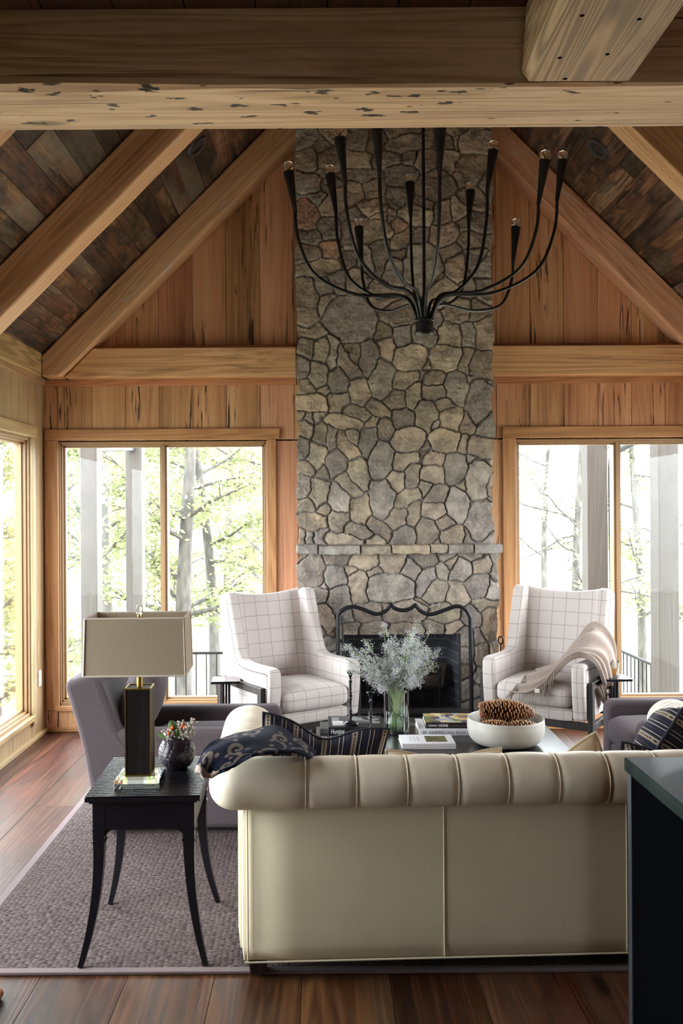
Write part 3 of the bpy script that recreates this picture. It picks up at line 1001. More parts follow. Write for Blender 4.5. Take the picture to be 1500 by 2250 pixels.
def stone_face(name, stones, x0, x1, z0, z1, yface, hole=None, step=0.0052, seed=0.0, gap=0.075):
    nx, nz = int((x1 - x0) / step) + 1, int((z1 - z0) / step) + 1
    X, Z = np.meshgrid(np.linspace(x0, x1, nx), np.linspace(z0, z1, nz))
    # ragged warp so that the joints wander
    def wob(f, ph, amp):
        return amp * (np.sin(X * f + 1.7 * np.sin(Z * f * 0.8 + ph) + ph) + np.sin(Z * f * 1.3 + 1.3 * np.sin(X * f * 1.1 + ph * 2) + 2 * ph)) * 0.5
    Xw = X + wob(34, 1 + seed, 0.008) + wob(90, 2 + seed, 0.0035) + wob(260, 5 + seed, 0.0012)
    Zw = Z + wob(31, 3 + seed, 0.008) + wob(97, 4 + seed, 0.0035) + wob(240, 6 + seed, 0.0012)
    d1 = np.full(X.shape, 9e9); d2 = d1.copy(); idx = np.zeros(X.shape, int); idx2 = idx.copy(); near = d1.copy()
    for i, (sx, sz, a, b, ang, c) in enumerate(stones):
        dx, dz = Xw - sx, Zw - sz
        u = dx * math.cos(ang) + dz * math.sin(ang)
        v = -dx * math.sin(ang) + dz * math.cos(ang)
        r = math.sqrt(a * b)
        q = (u / a) ** 2 + (v / b) ** 2
        d = (q - 1.0) * r * r
        new = d < d1
        sec = (~new) & (d < d2)
        idx2 = np.where(new, idx, np.where(sec, i, idx2))
        d2 = np.where(new, d1, np.where(sec, d, d2))
        near = np.where(new, (np.sqrt(q) - 1) * r, near)
        idx = np.where(new, i, idx)
        d1 = np.where(new, d, d1)
    cX = np.array([s[0] for s in stones]); cZ = np.array([s[1] for s in stones])
    sep = np.hypot(cX[idx] - cX[idx2], cZ[idx] - cZ[idx2]) + 0.02
    e = (d2 - d1) / (2 * sep)                             # distance to the joint
    inside = 0.006 - 0.0 * e
    gapmask = np.clip((near - 0.075) / 0.02, 0, 1)          # wide places fill with mortar
    prof = np.clip((e - 0.0024) / 0.009, 0, 1)
    prof = np.sqrt(prof * (2 - prof)) * (1 - gapmask)
    rs = np.random.RandomState(11)
    n = len(stones)
    hgt = rs.uniform(0.018, 0.036, n)
    tx, tz = rs.uniform(-0.09, 0.09, n), rs.uniform(-0.09, 0.09, n)
    cx = np.array([s[0] for s in stones]); cz = np.array([s[1] for s in stones])
    def vn(f, ph):
        return np.sin(X * f + 2.1 * np.sin(Z * f * 0.7 + idx * 1.7 + ph)) * np.sin(Z * f * 0.9 + 1.9 * np.sin(X * f * 0.8 + idx * 2.3 + ph))
    rough = 0.0055 * vn(28, 0.3) + 0.003 * vn(75, 1.3) + 0.0016 * vn(190, 2.1)
    H = prof * (hgt[idx] + tx[idx] * (X - cx[idx]) + tz[idx] * (Z - cz[idx]) + rough) + 0.0015 * vn(120, 4)
    Y = yface + 0.035 - H
    # ragged outer edges: the border columns bend back round the corner
    ex = np.minimum(X - x0, x1 - X)
    zed = 0.009 * np.sin(Z * 13 + seed + 2 * np.sin(Z * 5)) + 0.004 * np.sin(Z * 37 + 2) + 0.0015 * np.sin(Z * 140)
    Xo = X.copy()
    lft = X < x0 + 0.03; rgt = X > x1 - 0.03
    Xo = np.where(lft, X + zed * (1 - (X - x0) / 0.03), Xo)
    Xo = np.where(rgt, X + zed[:, ::-1] * (1 - (x1 - X) / 0.03), Xo)
    V = np.stack([Xo - CH_LOC.x, Y - CH_LOC.y, Z - CH_LOC.z], -1).reshape(-1, 3)
    # return sides back to the wall
    back = 6.8 - CH_LOC.y
    sideL = np.stack([Xo[:, 0] - CH_LOC.x, np.full(nz, back), Z[:, 0]], -1)
    sideR = np.stack([Xo[:, -1] - CH_LOC.x, np.full(nz, back), Z[:, -1]], -1)
    ii, jj = np.meshgrid(np.arange(nz - 1), np.arange(nx - 1), indexing='ij')
    a = ii * nx + jj
    F = np.stack([a, a + 1, a + nx + 1, a + nx], -1).reshape(-1, 4)
    if hole:
        xc = (X[:-1, :-1] + X[1:, 1:]).ravel() / 2; zc = (Z[:-1, :-1] + Z[1:, 1:]).ravel() / 2
        F = F[~((xc > hole[0]) & (xc < hole[1]) & (zc > hole[2]) & (zc < hole[3]))]
    nV = len(V)
    k = np.arange(nz - 1)
    FL = np.stack([nV + k, k * nx, (k + 1) * nx, nV + k + 1], -1)
    FR = np.stack([k * nx + nx - 1, nV + nz + k, nV + nz + k + 1, (k + 1) * nx + nx - 1], -1)
    V = np.concatenate([V, sideL, sideR])
    F = np.concatenate([F, FL, FR])
    me = bpy.data.meshes.new(name)
    me.vertices.add(len(V)); me.vertices.foreach_set('co', V.astype(np.float32).ravel())
    me.loops.add(F.size); me.loops.foreach_set('vertex_index', F.astype(np.int32).ravel())
    me.polygons.add(len(F)); me.polygons.foreach_set('loop_start', np.arange(0, F.size, 4, dtype=np.int32))
    me.update(calc_edges=True); me.validate()
    colr = np.array([s[5] for s in stones])
    colr = colr * 0.6 + 0.4 * np.array(srgb(172, 156, 138))
    jit = rs.uniform(0.68, 1.2, (n, 1)) * (1 + rs.uniform(-0.03, 0.03, (n, 3)))
    cc = (colr * jit)[idx].reshape(-1, 3)
    cc = np.concatenate([cc, cc[:nz * 0 + 1].repeat(2 * nz, 0) * 0 + np.array(GRY)])
    mort = np.concatenate([(1 - np.clip(prof * 2.2, 0, 1)).ravel(), np.full(2 * nz, 0.3)])
    at_ = me.attributes.new('col', 'FLOAT_COLOR', 'POINT')
    at_.data.foreach_set('color', np.concatenate([cc, np.ones((len(cc), 1))], 1).astype(np.float32).ravel())
    at_ = me.attributes.new('mortar', 'FLOAT', 'POINT')
    at_.data.foreach_set('value', mort.astype(np.float32))
    me.polygons.foreach_set('use_smooth', [True] * len(me.polygons))
    me.materials.append(M['stone'])
    o = bpy.data.objects.new(name, me)
    COL.objects.link(o)
    o.parent = CH
    return o


MZ0, MZ1 = 1.333, 1.394
FBX0, FBX1, FBZ0, FBZ1 = 0.15, 0.975, 0.24, 0.765
o = stone_face('chimney_shaft', stU, SX0, SX1, MZ1 - 0.03, 5.25, UY)
o = stone_face('chimney_breast', stL, SX0 - 0.003, 1.243, 0.0, MZ0 + 0.02, LY, hole=(FBX0, FBX1, FBZ0 - 0.1, FBZ1), seed=2.0)
# mantel ledge of squared stones
mt = MB()
x = SX0 - 0.012
rg = random.Random(8)
cols_m = []
while x < 1.245:
    w = rg.uniform(0.10, 0.34)
    e = min(x + w, 1.262)
    if 1.262 - e < 0.1: e = 1.262
    nx_ = 14
    def fn(u, v, x=x, e=e, hh=rg.uniform(-0.008, 0.005), dd=rg.uniform(-0.02, 0.012), ph=rg.uniform(0, 9)):
        sec = [(LY - 0.055 + dd, MZ0 + hh), (LY - 0.062 + dd, MZ0 + 0.03), (LY - 0.054 + dd, MZ1 + hh), (UY + 0.03, MZ1 + 0.004), (UY + 0.03, MZ0)]
        k = min(int(v * 5 + 0.5), 5) % 5
        xx = x + 0.004 + (e - x - 0.008) * u
        j = 0.010 * mnoise.noise(Vector((xx * 14, k * 3.1, ph))) + 0.005 * mnoise.noise(Vector((xx * 40, k * 3.1, ph)))
        return (xx - CH_LOC.x, sec[k][0] + j - CH_LOC.y, sec[k][1] + j * 0.8)
    o_ = len(mt.v)
    mt.grid(fn, nx_, 5, close_v=True, r=rg.random())
    mt.f += [tuple(o_ + k for k in range(5)), tuple(o_ + (nx_ - 1) * 5 + k for k in range(5))]
    mt.r += [0, 0]
    cols_m += [rg.choice([OLV, GRY, TAN, GRY])] * (nx_ * 5)
    x = e
mo = mt.obj('mantel_ledge', M['stone'], CH, smooth=40, bevel=0.006, uv=False)
a_ = mo.data.attributes.new('col', 'FLOAT_COLOR', 'POINT')
a_.data.foreach_set('color', np.array([(*c, 1) for c in cols_m], np.float32).ravel())
mb = MB()
mb.box(SX0 + 0.01 - CH_LOC.x, 1.235 - CH_LOC.x, LY + 0.02 - CH_LOC.y, 0.2, MZ0 + 0.006, MZ1 - 0.012)
mb.obj('mantel_mortar', plain('mortar', srgb(84, 80, 82), 0.9), CH, uv=False)
# raised hearth slab
mb = MB()
mb.box(0.08 - CH_LOC.x, 1.06 - CH_LOC.x, 5.98 - CH_LOC.y, LY + 0.05 - CH_LOC.y, 0.0, 0.24)
hs = mb.obj('hearth', plain('hearth_slate', srgb(112, 110, 110), 0.6), CH, bevel=0.01, uv=False)
# firebox lined with dark brick
mbk = Mat('sooty_firebrick')
vv = mbk.uv()
bt = mbk.t.nodes.new('ShaderNodeTexBrick')
mbk.set(bt.inputs['Vector'], vv)
for k, val in (('Scale', 1.0), ('Brick Width', 0.2), ('Row Height', 0.068), ('Mortar Size', 0.006)): bt.inputs[k].default_value = val
mbk.set(bt.inputs['Color1'], srgb(98, 98, 106)); mbk.set(bt.inputs['Color2'], srgb(78, 78, 86)); mbk.set(bt.inputs['Mortar'], srgb(140, 140, 146))
soot = mbk.ramp(mbk.noise(mbk.obj(), 4, 4), [(0.35, 0.0), (0.65, 1.0)])
mbk.p(Base_Color=mbk.mix(mbk.math('MULTIPLY', soot, 0.6), bt.outputs['Color'], (0.012, 0.012, 0.013)), Roughness=0.9)
mbk.bump(bt.outputs['Fac'], -0.5, 0.01)
fb = MB()
cx, cy = CH_LOC.x, CH_LOC.y
y0, y1 = LY + 0.06 - cy, 6.765 - cy
fx0, fx1, bx0, bx1 = FBX0 - cx, FBX1 - cx, FBX0 + 0.05 - cx, FBX1 - 0.055 - cx
zt = FBZ1 + 0.22
V = [(fx0, y0, FBZ0 - .02), (fx1, y0, FBZ0 - .02), (bx1, y1, FBZ0 - .02), (bx0, y1, FBZ0 - .02), (fx0, y0, zt), (fx1, y0, zt), (bx1, y1, zt), (bx0, y1, zt)]
for q in ((0, 1, 2, 3), (0, 3, 7, 4), (1, 5, 6, 2), (3, 2, 6, 7), (4, 7, 6, 5)):
    n_ = Vector(V[q[1]]) - Vector(V[q[0]])
    m_ = (n_.cross(Vector(V[q[2]]) - Vector(V[q[1]]))).normalized() * 0.03
    a = [Vector(V[i]) for i in q]
    b = [p - m_ for p in a]
    fb.add(a + b, [(0, 1, 2, 3), (7, 6, 5, 4), (0, 4, 5, 1), (1, 5, 6, 2), (2, 6, 7, 3), (3, 7, 4, 0)])
fo = fb.obj('firebox', mbk.m, CH)
# reveal of the opening (stone lintel soffit and jambs)
rv = MB()
rv.box(FBX0 - 0.02 - cx, FBX1 + 0.02 - cx, LY + 0.03 - cy, LY + 0.12 - cy, FBZ1 - 0.004, FBZ1 + 0.03)
for xx in (FBX0 - 0.03, FBX1 - 0.004):
    rv.box(xx - cx, xx + 0.034 - cx, LY + 0.03 - cy, LY + 0.10 - cy, FBZ0 - 0.03, FBZ1 + 0.02)
rv.obj('firebox_surround', plain('sooty_stone', srgb(60, 58, 58), 0.9), CH, bevel=0.008, uv=False)

# fire grate, andiron posts and logs
def bark():
    m = Mat('log_bark')
    v = m.obj()
    n = m.noise(m.mapping(v, (0.3, 1, 1)), 40, 5, 0.7)
    m.p(Base_Color=m.ramp(n, [(0.3, srgb(38, 30, 26)), (0.7, srgb(110, 88, 70))]), Roughness=0.95)
    m.bump(n, 0.8, 0.012)
    return m.m


BARK = bark()
CUT = plain('cut_log_end', srgb(186, 134, 84), 0.8)
CUTBROWN = plain('charred_log_end', srgb(104, 62, 44), 0.85)
G0 = thing('fire_grate', 'black iron grate with upright posts holding the logs inside the fireplace', 'fire grate', (0.56, 6.60, FBZ0 - 0.018))
for sx_ in (-0.24, 0.27):
    mb = MB()
    mb.tube([(sx_, -0.16, 0.0), (sx_, -0.16, 0.27)], 0.012, 10)
    mb.ball((sx_, -0.16, 0.285), 0.02)
    mb.obj('andiron_post', M['iron'], G0, smooth=50, uv=False)
mb = MB()
for k in range(7):
    xx = -0.24 + k * 0.085
    mb.tube([(xx, -0.16, 0.12), (xx, 0.14, 0.12)], 0.009, 8)
for yy in (-0.1, 0.12): mb.tube([(-0.26, yy, 0.11), (0.29, yy, 0.11)], 0.01, 8)
mb.obj('grate_bars', M['iron'], G0, smooth=50, uv=False)
for sx_ in (-0.22, 0.25):
    for yy in (-0.1, 0.12):
        mb = MB(); mb.tube([(sx_, yy, 0.0), (sx_, yy, 0.115)], 0.009, 8); mb.obj('grate_foot', M['iron'], G0, smooth=50, uv=False)


def log(p, q, r, label, endm=CUT, seed=0):
    p, q = Vector(p), Vector(q)
    o = thing('firewood_log', label, 'log', p, group='logs in the fireplace')
    mb = MB()
    n = 14
    pts = [(q - p) * (i / n) + Vector((0, 0.008 * math.sin(i + seed), 0.006 * math.cos(i * 1.3 + seed))) for i in range(n + 1)]
    mb.tube(pts, [r * (1 + 0.08 * math.sin(i * 1.7 + seed)) for i in range(n + 1)], 18, cap=False)
    mb.obj('bark', BARK, o, smooth=60, uv=False)
    d = (q - p).normalized() * 0.004
    for e_, k_ in ((pts[0], 0), (pts[-1], n * 1.7)):
        mb = MB(); mb.tube([e_ - d, e_ + d], r * 0.97 * (1 + 0.08 * math.sin(k_ + seed)), 18)
        mb.obj('cut_end', endm, o, smooth=30, uv=False)
    return o


zg = FBZ0 - 0.018 + 0.13
log((0.36, 6.59, zg + 0.055), (0.87, 6.55, zg + 0.05), 0.052, 'dark thick log lying in front on the fire grate', CUTBROWN, 1)
log((0.32, 6.70, zg + 0.06), (0.84, 6.69, zg + 0.06), 0.055, 'log lying at the back of the fire grate', CUT, 2)
log((0.60, 6.66, zg + 0.16), (0.89, 6.60, zg + 0.125), 0.05, 'charred log resting on top of the others to the right', CUTBROWN, 3)
log((0.27, 6.58, zg + 0.22), (0.52, 6.68, zg + 0.15), 0.05, 'pale split log leaning up at the left side of the firebox', CUT, 4)

# iron fire screen
SC = thing('fire_screen', 'black iron fire screen with a scalloped top standing before the fireplace', 'fire screen', (0.56, 6.15, 0.24))
def scr(px, py):
    p = at(px, py, 6.15)
    return (p.x - 0.56, 0, p.z - 0.24)
tp = cat([scr(742, 1352), scr(752, 1340), scr(772, 1333), scr(795, 1338), scr(825, 1349), scr(846, 1343), scr(859, 1328)], 6)
tp += cat([scr(859, 1328), scr(868, 1337), scr(884, 1341), scr(900, 1338), scr(912, 1329)], 6)[1:]
tp += cat([scr(912, 1329), scr(925, 1343), scr(946, 1350), scr(978, 1340), scr(1003, 1332), scr(1022, 1339), scr(1033, 1357)], 6)[1:]
full = [Vector((tp[0].x, 0, 0.012))] + tp + [Vector((tp[-1].x + 0.006, 0, 0.012))]
mb = MB()
mb.tube(full, 0.0135, 10)
mb.tube([full[0], full[-1]], 0.012, 10)
mb.obj('screen_frame', M['iron'], SC, smooth=60, uv=False)
mm = Mat('fine_wire_mesh')
mm.t.nodes.remove(mm.b)
mx = mm.n('MixShader', {0: 0.2, 1: mm.n('BsdfTransparent'), 2: mm.n('BsdfDiffuse', {'Color': (0.02, 0.02, 0.022)})})
mm.t.links.new(mx, [x for x in mm.t.nodes if x.type == 'OUTPUT_MATERIAL'][0].inputs[0])
pl = MB()
zb = 0.02
vs = []
fs = []
for i, p in enumerate(tp):
    vs += [(p.x, 0, zb), (p.x, 0, p.z)]
for i in range(len(tp) - 1):
    if tp[i + 1].x - tp[i].x > 1e-5: fs.append((2 * i, 2 * i + 2, 2 * i + 3, 2 * i + 1))
pl.add(vs, fs)
pl.obj('wire_mesh', mm.m, SC, uv=False)
for xx in (full[0].x, full[-1].x):
    mb = MB(); mb.tube([(xx, 0.06, 0.008), (xx, -0.06, 0.008)], 0.008, 8); mb.obj('screen_foot', M['iron'], SC, smooth=60, uv=False)
mb = MB()
mb.tube([scr(752, 1352), (scr(752, 1352)[0] + 0.006, 0.004, 0.02)], 0.006, 4)
mb.obj('inner_bar', M['iron'], SC, uv=False)

# fireside tools at the right of the chimney
T = thing('fireside_tools', 'black fireside tool set with hooked poker standing right of the chimney', 'fireplace tools', (1.335, 6.52, 0))
mb = MB()
mb.lathe([(0.0, 0.0), (0.085, 0.0), (0.085, 0.012), (0.02, 0.022), (0.009, 0.03), (0.009, 0.62), (0.0, 0.62)], 24)
mb.tube([(-0.06, 0, 0.6), (0.06, 0, 0.6)], 0.006, 8)
mb.obj('tool_stand', M['iron'], T, smooth=40, uv=False)
def hook(x, top, nm):
    mb = MB()
    mb.tube([(x, -0.012, 0.05), (x, -0.012, top - 0.07)], 0.006, 8)
    loop = [(x + 0.018 * math.sin(a), -0.012, top - 0.045 - 0.026 * math.cos(a)) for a in [i * 2 * PI / 16 for i in range(17)]]
    mb.tube(loop, 0.006, 8)
    mb.obj(nm, M['iron'], T, smooth=60, uv=False)
hook(-0.055, at(1106, 1393, 6.5).z, 'poker')
hook(0.02, at(1106, 1400, 6.5).z - 0.05, 'shovel')
# ------------------------------------------------------------------ rug
def m_rug():
    m = Mat('woven_sisal')
    v = m.mapping(m.obj(), (1, 1, 1))
    wob = m.noise(v, 6, 2, out=1)
    v2 = m.n('VectorMath', {0: v, 1: m.n('VectorMath', {0: wob, 1: (0.012, 0.012, 0)}, operation='MULTIPLY')}, operation='ADD')
    vs2 = m.mapping(v2, (1 / 0.021, 1 / 0.0102, 1.0), rot=(0, 0, 0.0))
    def vor(feat):
        nd = m.t.nodes.new('ShaderNodeTexVoronoi')
        nd.voronoi_dimensions = '2D'
        nd.feature = feat
        m.set(nd.inputs['Vector'], vs2)
        nd.inputs['Scale'].default_value = 1.0
        nd.inputs['Randomness'].default_value = 0.55
        return nd
    f1 = vor('F1')
    n = m.noise(m.mapping(v, (1, 3, 1)), 420, 3)
    big = m.noise(v, 2.2, 4)
    c = m.mix(m.n('SeparateColor', {0: f1.outputs['Color']}), srgb(84, 72, 70), srgb(118, 104, 101))
    c = m.mix(m.math('MULTIPLY', n, 0.5), c, srgb(80, 69, 69))
    c = m.mix(m.ramp(f1.outputs['Distance'], [(0.36, 0.0), (0.62, 0.85)]), c, srgb(62, 52, 52))
    c = m.mix(m.ramp(big, [(0.4, 0.0), (0.7, 0.25)]), c, srgb(100, 88, 86))
    m.p(Base_Color=c, Roughness=0.95, Specular_IOR_Level=0.1)
    h = m.math('ADD', m.math('MULTIPLY', f1.outputs['Distance'], -1.6), m.math('MULTIPLY', n, 0.4))
    m.bump(h, 0.9, 0.006)
    return m.m


RUG = thing('area_rug', 'large mauve-brown woven rug with dark tape border under the seating', 'rug', (0.5, 4.5, 0))
rx0, rx1, ry0, ry1 = -1.372 - 0.5, 2.45 - 0.5, 3.225 - 4.5, 5.9 - 4.5
mb = MB(); mb.box(rx0 + 0.03, rx1 - 0.03, ry0 + 0.03, ry1 - 0.03, 0.0005, 0.011)
mb.obj('rug_field', m_rug(), RUG, uv=False)
mb = MB()
bw_ = 0.036
for b in ((rx0, rx1, ry0, ry0 + bw_), (rx0, rx1, ry1 - bw_, ry1), (rx0, rx0 + bw_, ry0 + bw_, ry1 - bw_), (rx1 - bw_, rx1, ry0 + bw_, ry1 - bw_)):
    mb.box(*b, 0.0005, 0.0125)
mb.obj('tape_border', fabric('rug_tape', srgb(92, 74, 74), srgb(112, 94, 94), 700), RUG, bevel=0.004, uv=False)

# ------------------------------------------------------------------ cream leather sofa seen from behind
SOFA_Z = 0.012
SF = thing('leather_sofa', 'long cream leather sofa with channel-tufted roll back, seen from behind', 'sofa', (-0.285, 3.167, 0), 0.040)
L = 1.90
zb, zr0, zr1 = 0.068, 0.612, 0.775
mb = MB()
mb.add(*rounded(L, 0.14, zr0 - zb + 0.03, 0.0, 0.022, c=(L / 2, 0.07, zb)))
PANEL_O = mb.obj('back_panel', M['leather_panel'], SF, smooth=60)
for xx in (0.022, 0.71, L - 0.022, 1.36):
    mb = MB(); mb.tube([(xx, -0.0005, zb + 0.01), (xx, -0.0005, zr0)], 0.0024, 6); mb.obj('welt_seam', M['leather_panel'], PANEL_O, smooth=60)
mb = MB(); mb.tube([(0.01, 0.0, zb + 0.004), (L - 0.01, 0.0, zb + 0.004)], 0.004, 6); mb.obj('bottom_welt', M['leather_panel'], PANEL_O, smooth=60)
# rolled top with puffed channels
pitch, x_first = 0.176, 0.2255
XA, XB = -0.115, L + 0.115
seams = [x_first + pitch * k for k in range(-1, 10)]
seams = [q for q in seams if 0.08 < q < L - 0.05]


def roll_section(t, k):
    """t 0..1 from the outside seam up over the roll and down the inside"""
    P = [(0.0, zr0 - 0.004), (-0.028, zr0 + 0.002), (-0.058, 0.648), (-0.066, 0.70), (-0.045, 0.745), (0.0, 0.772), (0.055, 0.772), (0.11, 0.745), (0.15, 0.70), (0.18, 0.62), (0.20, 0.50), (0.21, 0.36)]
    C_ = roll_section.c
    i = min(int(t * (len(C_) - 1)), len(C_) - 2)
    f = t * (len(C_) - 1) - i
    return C_[i].lerp(C_[i + 1], f)


roll_section.c = cat([(a, b, 0) for a, b in [(0.0, zr0 - 0.004), (-0.028, zr0 + 0.002), (-0.056, 0.645), (-0.066, 0.70), (-0.045, 0.745), (0.0, 0.772), (0.055, 0.772), (0.11, 0.745), (0.15, 0.70), (0.18, 0.62), (0.20, 0.50), (0.21, 0.36)]], 8)
xs = []
for i in range(421):
    xs.append(XA + (XB - XA) * i / 420)
ctr = Vector((0.06, 0.68, 0))


def back_roll(u, v):
    x = XA + (XB - XA) * u
    p = roll_section(v, 0)
    # channels
    dseam = min(abs(x - q) for q in seams)
    w = 0.088
    endm = min(1.0, max(0.0, (x - XA) / 0.30)) * min(1.0, max(0.0, (XB - x) / 0.30))
    puff = 0.0062 * (1 - math.exp(-dseam / 0.014)) + 0.0012 * min(1, dseam / w) - 0.005
    wr = 0.0022 * mnoise.noise(Vector((x * 26, v * 9, 2))) * max(0, 1 - dseam / 0.07) + 0.0022 * mnoise.noise(Vector((x * 7, v * 5, 9)))
    if (x < 0.06 or x > L - 0.06) and p.x > 0.05: p = Vector((min(p.x, 0.17), max(p.y, 0.622), 0))
    n = (Vector((p.x, p.y, 0)) - ctr).normalized()
    fade = min(1, v / 0.05)
    q = Vector((p.x, p.y, 0)) + n * (puff * (0.35 + 0.65 * min(1.0, max(0, (x - 0.05) / 0.1))) + wr) * fade
    # rounded ends
    e = max(0.0, 1 - (x - XA) / 0.11, 1 - (XB - x) / 0.11)
    k = math.sqrt(max(0.0, 1 - e ** 2.4)) if e > 0 else 1.0
    k = max(k, 0.03)
    q = ctr + (q - ctr) * k
    return (x, q.x, q.y)


mb = MB()
mb.grid(back_roll, 421, 60)
ROLL_O = mb.obj('back_roll', M['leather'], SF, smooth=180)
# piping on the roll seams
PIPE_M = leather('leather_piping', srgb(206, 190, 166), 0.38)
for q in seams:
    mb = MB()
    u = (q - XA) / (XB - XA)
    pts = [Vector(back_roll(u, v / 40)) for v in range(0, 30)]
    pts = [p + (Vector((0, p.y, p.z)) - Vector((0, ctr.x, ctr.y))).normalized() * 0.0036 for p in pts]
    mb.tube(pts, 0.0024, 6)
    mb.obj('channel_seam', PIPE_M, ROLL_O, smooth=180)
# arms: rolled with fine pleats towards the scroll front
for side, xc in ((0, -0.0), (1, L)):
    sg = -1 if side == 0 else 1
    def armf(u, v, xc=xc, sg=sg):
        y = 0.10 + 0.82 * u
        a = -2.2 + 4.4 * v
        pl_ = 0.0012 * math.sin(y * 200 + 1.5 * math.sin(v * 9) + 1.2 * math.sin(y * 40)) * min(1, max(0, (y - 0.30) / 0.25))
        pl_ += 0.002 * mnoise.noise(Vector((y * 12, v * 7, 3 + sg)))
        r = 0.108 + pl_
        if u > 0.97: r *= math.sqrt(max(0.0, 1 - ((u - 0.97) / 0.034) ** 2))
        return (xc + sg * 0.004 + r * math.sin(a), y, 0.689 + (r - 0.022) * math.cos(a))
    mb = MB()
    mb.grid(armf, 240, 34)
    mb.obj('arm_roll', M['leather'], SF, smooth=180)
    mb = MB()
    mb.add(*rounded(0.13, 0.82, 0.54, 0.0, 0.025, c=(xc - sg * 0.045, 0.50, zb)))
    mb.obj('arm_panel', M['leather_panel'], SF, smooth=60)
mb = MB()
mb.add(*rounded(L - 0.2, 0.76, 0.22, 0.0, 0.02, c=(L / 2, 0.53, zb)))
mb.obj('seat_base', M['leather_panel'], SF, smooth=60)
for k in range(3):
    w = (L - 0.23) / 3
    mb = MB()
    mb.add(*rounded(w - 0.008, 0.70, 0.16, 0.03, 0.05, c=(0.115 + w * (k + 0.5), 0.57, zb + 0.222)))
    mb.obj('seat_cushion', M['leather'], SF, smooth=180)
for xx, yy in ((0.055, 0.065), (L - 0.055, 0.065), (0.055, 0.85), (L - 0.055, 0.85)):
    mb = MB()
    t = 0.028
    b = 0.034
    z0 = 0.0 if yy < 0.05 else SOFA_Z + 0.001
    mb.add([(xx - t, yy - t, z0), (xx + t, yy - t, z0), (xx + t, yy + t, z0), (xx - t, yy + t, z0), (xx - b, yy - b, zb + 0.004), (xx + b, yy - b, zb + 0.004), (xx + b, yy + b, zb + 0.004), (xx - b, yy + b, zb + 0.004)],
           [(3, 2, 1, 0), (4, 5, 6, 7), (0, 1, 5, 4), (1, 2, 6, 5), (2, 3, 7, 6), (3, 0, 4, 7)])
    mb.obj('sofa_foot', M['dark_wood'], SF, bevel=0.003)

# ------------------------------------------------------------------ end table
TB = thing('end_table', 'black lacquered end table with ribbed top and splayed sabre legs', 'end table', (-0.655, 3.53, 0.0125), 0.028)
TBT = 0.622 - 0.0125
mb = MB()
hw, hd = 0.206, 0.262
def tabtop(u, v):
    # ribs run left-right
    y = -hd + 2 * hd * v
    rib = 0.0018 * (abs(math.sin(v * 28 * PI)) ** 0.45)
    return (-hw + 2 * hw * u, y, TBT - 0.0016 + rib)
mb.grid(tabtop, 8, 28 * 10 + 1)
n0 = len(mb.v)
mb.box(-hw, hw, -hd, hd, TBT - 0.020, TBT - 0.0045)
mb.obj('table_top', M['black_wood'], TB, smooth=35)
mb = MB()
mb.box(-hw + 0.012, hw - 0.012, -hd + 0.012, hd - 0.012, TBT - 0.030, TBT - 0.019)
ax, ay = hw - 0.024, hd - 0.024
mb.box(-ax, ax, -ay, -ay + 0.018, TBT - 0.128, TBT - 0.028)
mb.box(-ax, ax, ay - 0.018, ay, TBT - 0.128, TBT - 0.028)
mb.box(-ax, -ax + 0.018, -ay, ay, TBT - 0.128, TBT - 0.028)
mb.box(ax - 0.018, ax, -ay, ay, TBT - 0.128, TBT - 0.028)
mb.obj('apron', M['black_wood'], TB, bevel=0.002)
for sx_ in (-1, 1):
    for sy_ in (-1, 1):
        mb = MB()
        w0 = 0.021
        px_, py_ = sx_ * (ax - w0 + 0.001), sy_ * (ay - w0 + 0.001)
        pts, rads = [], []
        for i in range(25):
            t = i / 24
            z = (TBT - 0.03) * (1 - t)
            out = 0.062 * max(0, (t - 0.25) / 0.75) ** 2.1
            pts.append((px_ + sx_ * out, py_ + sy_ * out * 0.75, z))
            rads.append((w0 * (1 - 0.55 * max(0, t - 0.2) / 0.8)) * math.sqrt(2))
        mb.tube(pts, rads, 4, up=(1, 0, 0), phase=PI / 4)
        zc_ = TBT - 0.128
        for zz in (zc_, zc_ - 0.042):
            mb.box(px_ - w0 - 0.003, px_ + w0 + 0.003, py_ - w0 - 0.003, py_ + w0 + 0.003, zz - 0.002, zz + 0.002)
        # quarter-round bracket under the apron
        arc = [(0, 0), (0.046, 0)] + [(0.046 * (1 - math.sin(a * PI / 16)), -0.040 * (1 - math.cos(a * PI / 16))) for a in range(1, 9)]
        poly = [(px_ - sx_ * (w0 - 0.002 + a), zc_ + b) for a, b in arc]
        mb.prism(poly, py_ - 0.008, py_ + 0.008, 'y')
        poly = [(py_ - sy_ * (w0 - 0.002 + a), zc_ + b) for a, b in arc]
        mb.prism(poly, px_ - 0.008, px_ + 0.008, 'x')
        mb.obj('leg', M['black_wood'], TB, bevel=0.0015)

# ------------------------------------------------------------------ table lamp
LP = thing('table_lamp', 'table lamp with rectangular linen shade, dark brass-edged column and crystal base', 'lamp', (-0.688, 3.435, 0.6222), 0.03)
mb = MB(); mb.box(-0.083, 0.083, -0.083, 0.083, 0, 0.032)
mb.obj('crystal_base', thin_glass('clear_acrylic', (0.93, 0.97, 0.96), 2.2), LP, bevel=0.003)
mb = MB(); mb.lathe([(0.0, 0.0325), (0.03, 0.0325), (0.03, 0.036), (0.0, 0.036)], 24)
mb.obj('base_washer', M['brass'], LP, smooth=30)
cw = 0.048
mb = MB(); mb.box(-cw + 0.002, cw - 0.002, -cw + 0.002, cw - 0.002, 0.037, 0.361)
mb.obj('column', wood('dark_veneer', srgb(16, 12, 11), srgb(22, 17, 15), srgb(29, 22, 19), 'z', rough=0.5, knots=0, tint=0, spec=0.15), LP)
COLUMN_O = COL.objects['column']
mb = MB()
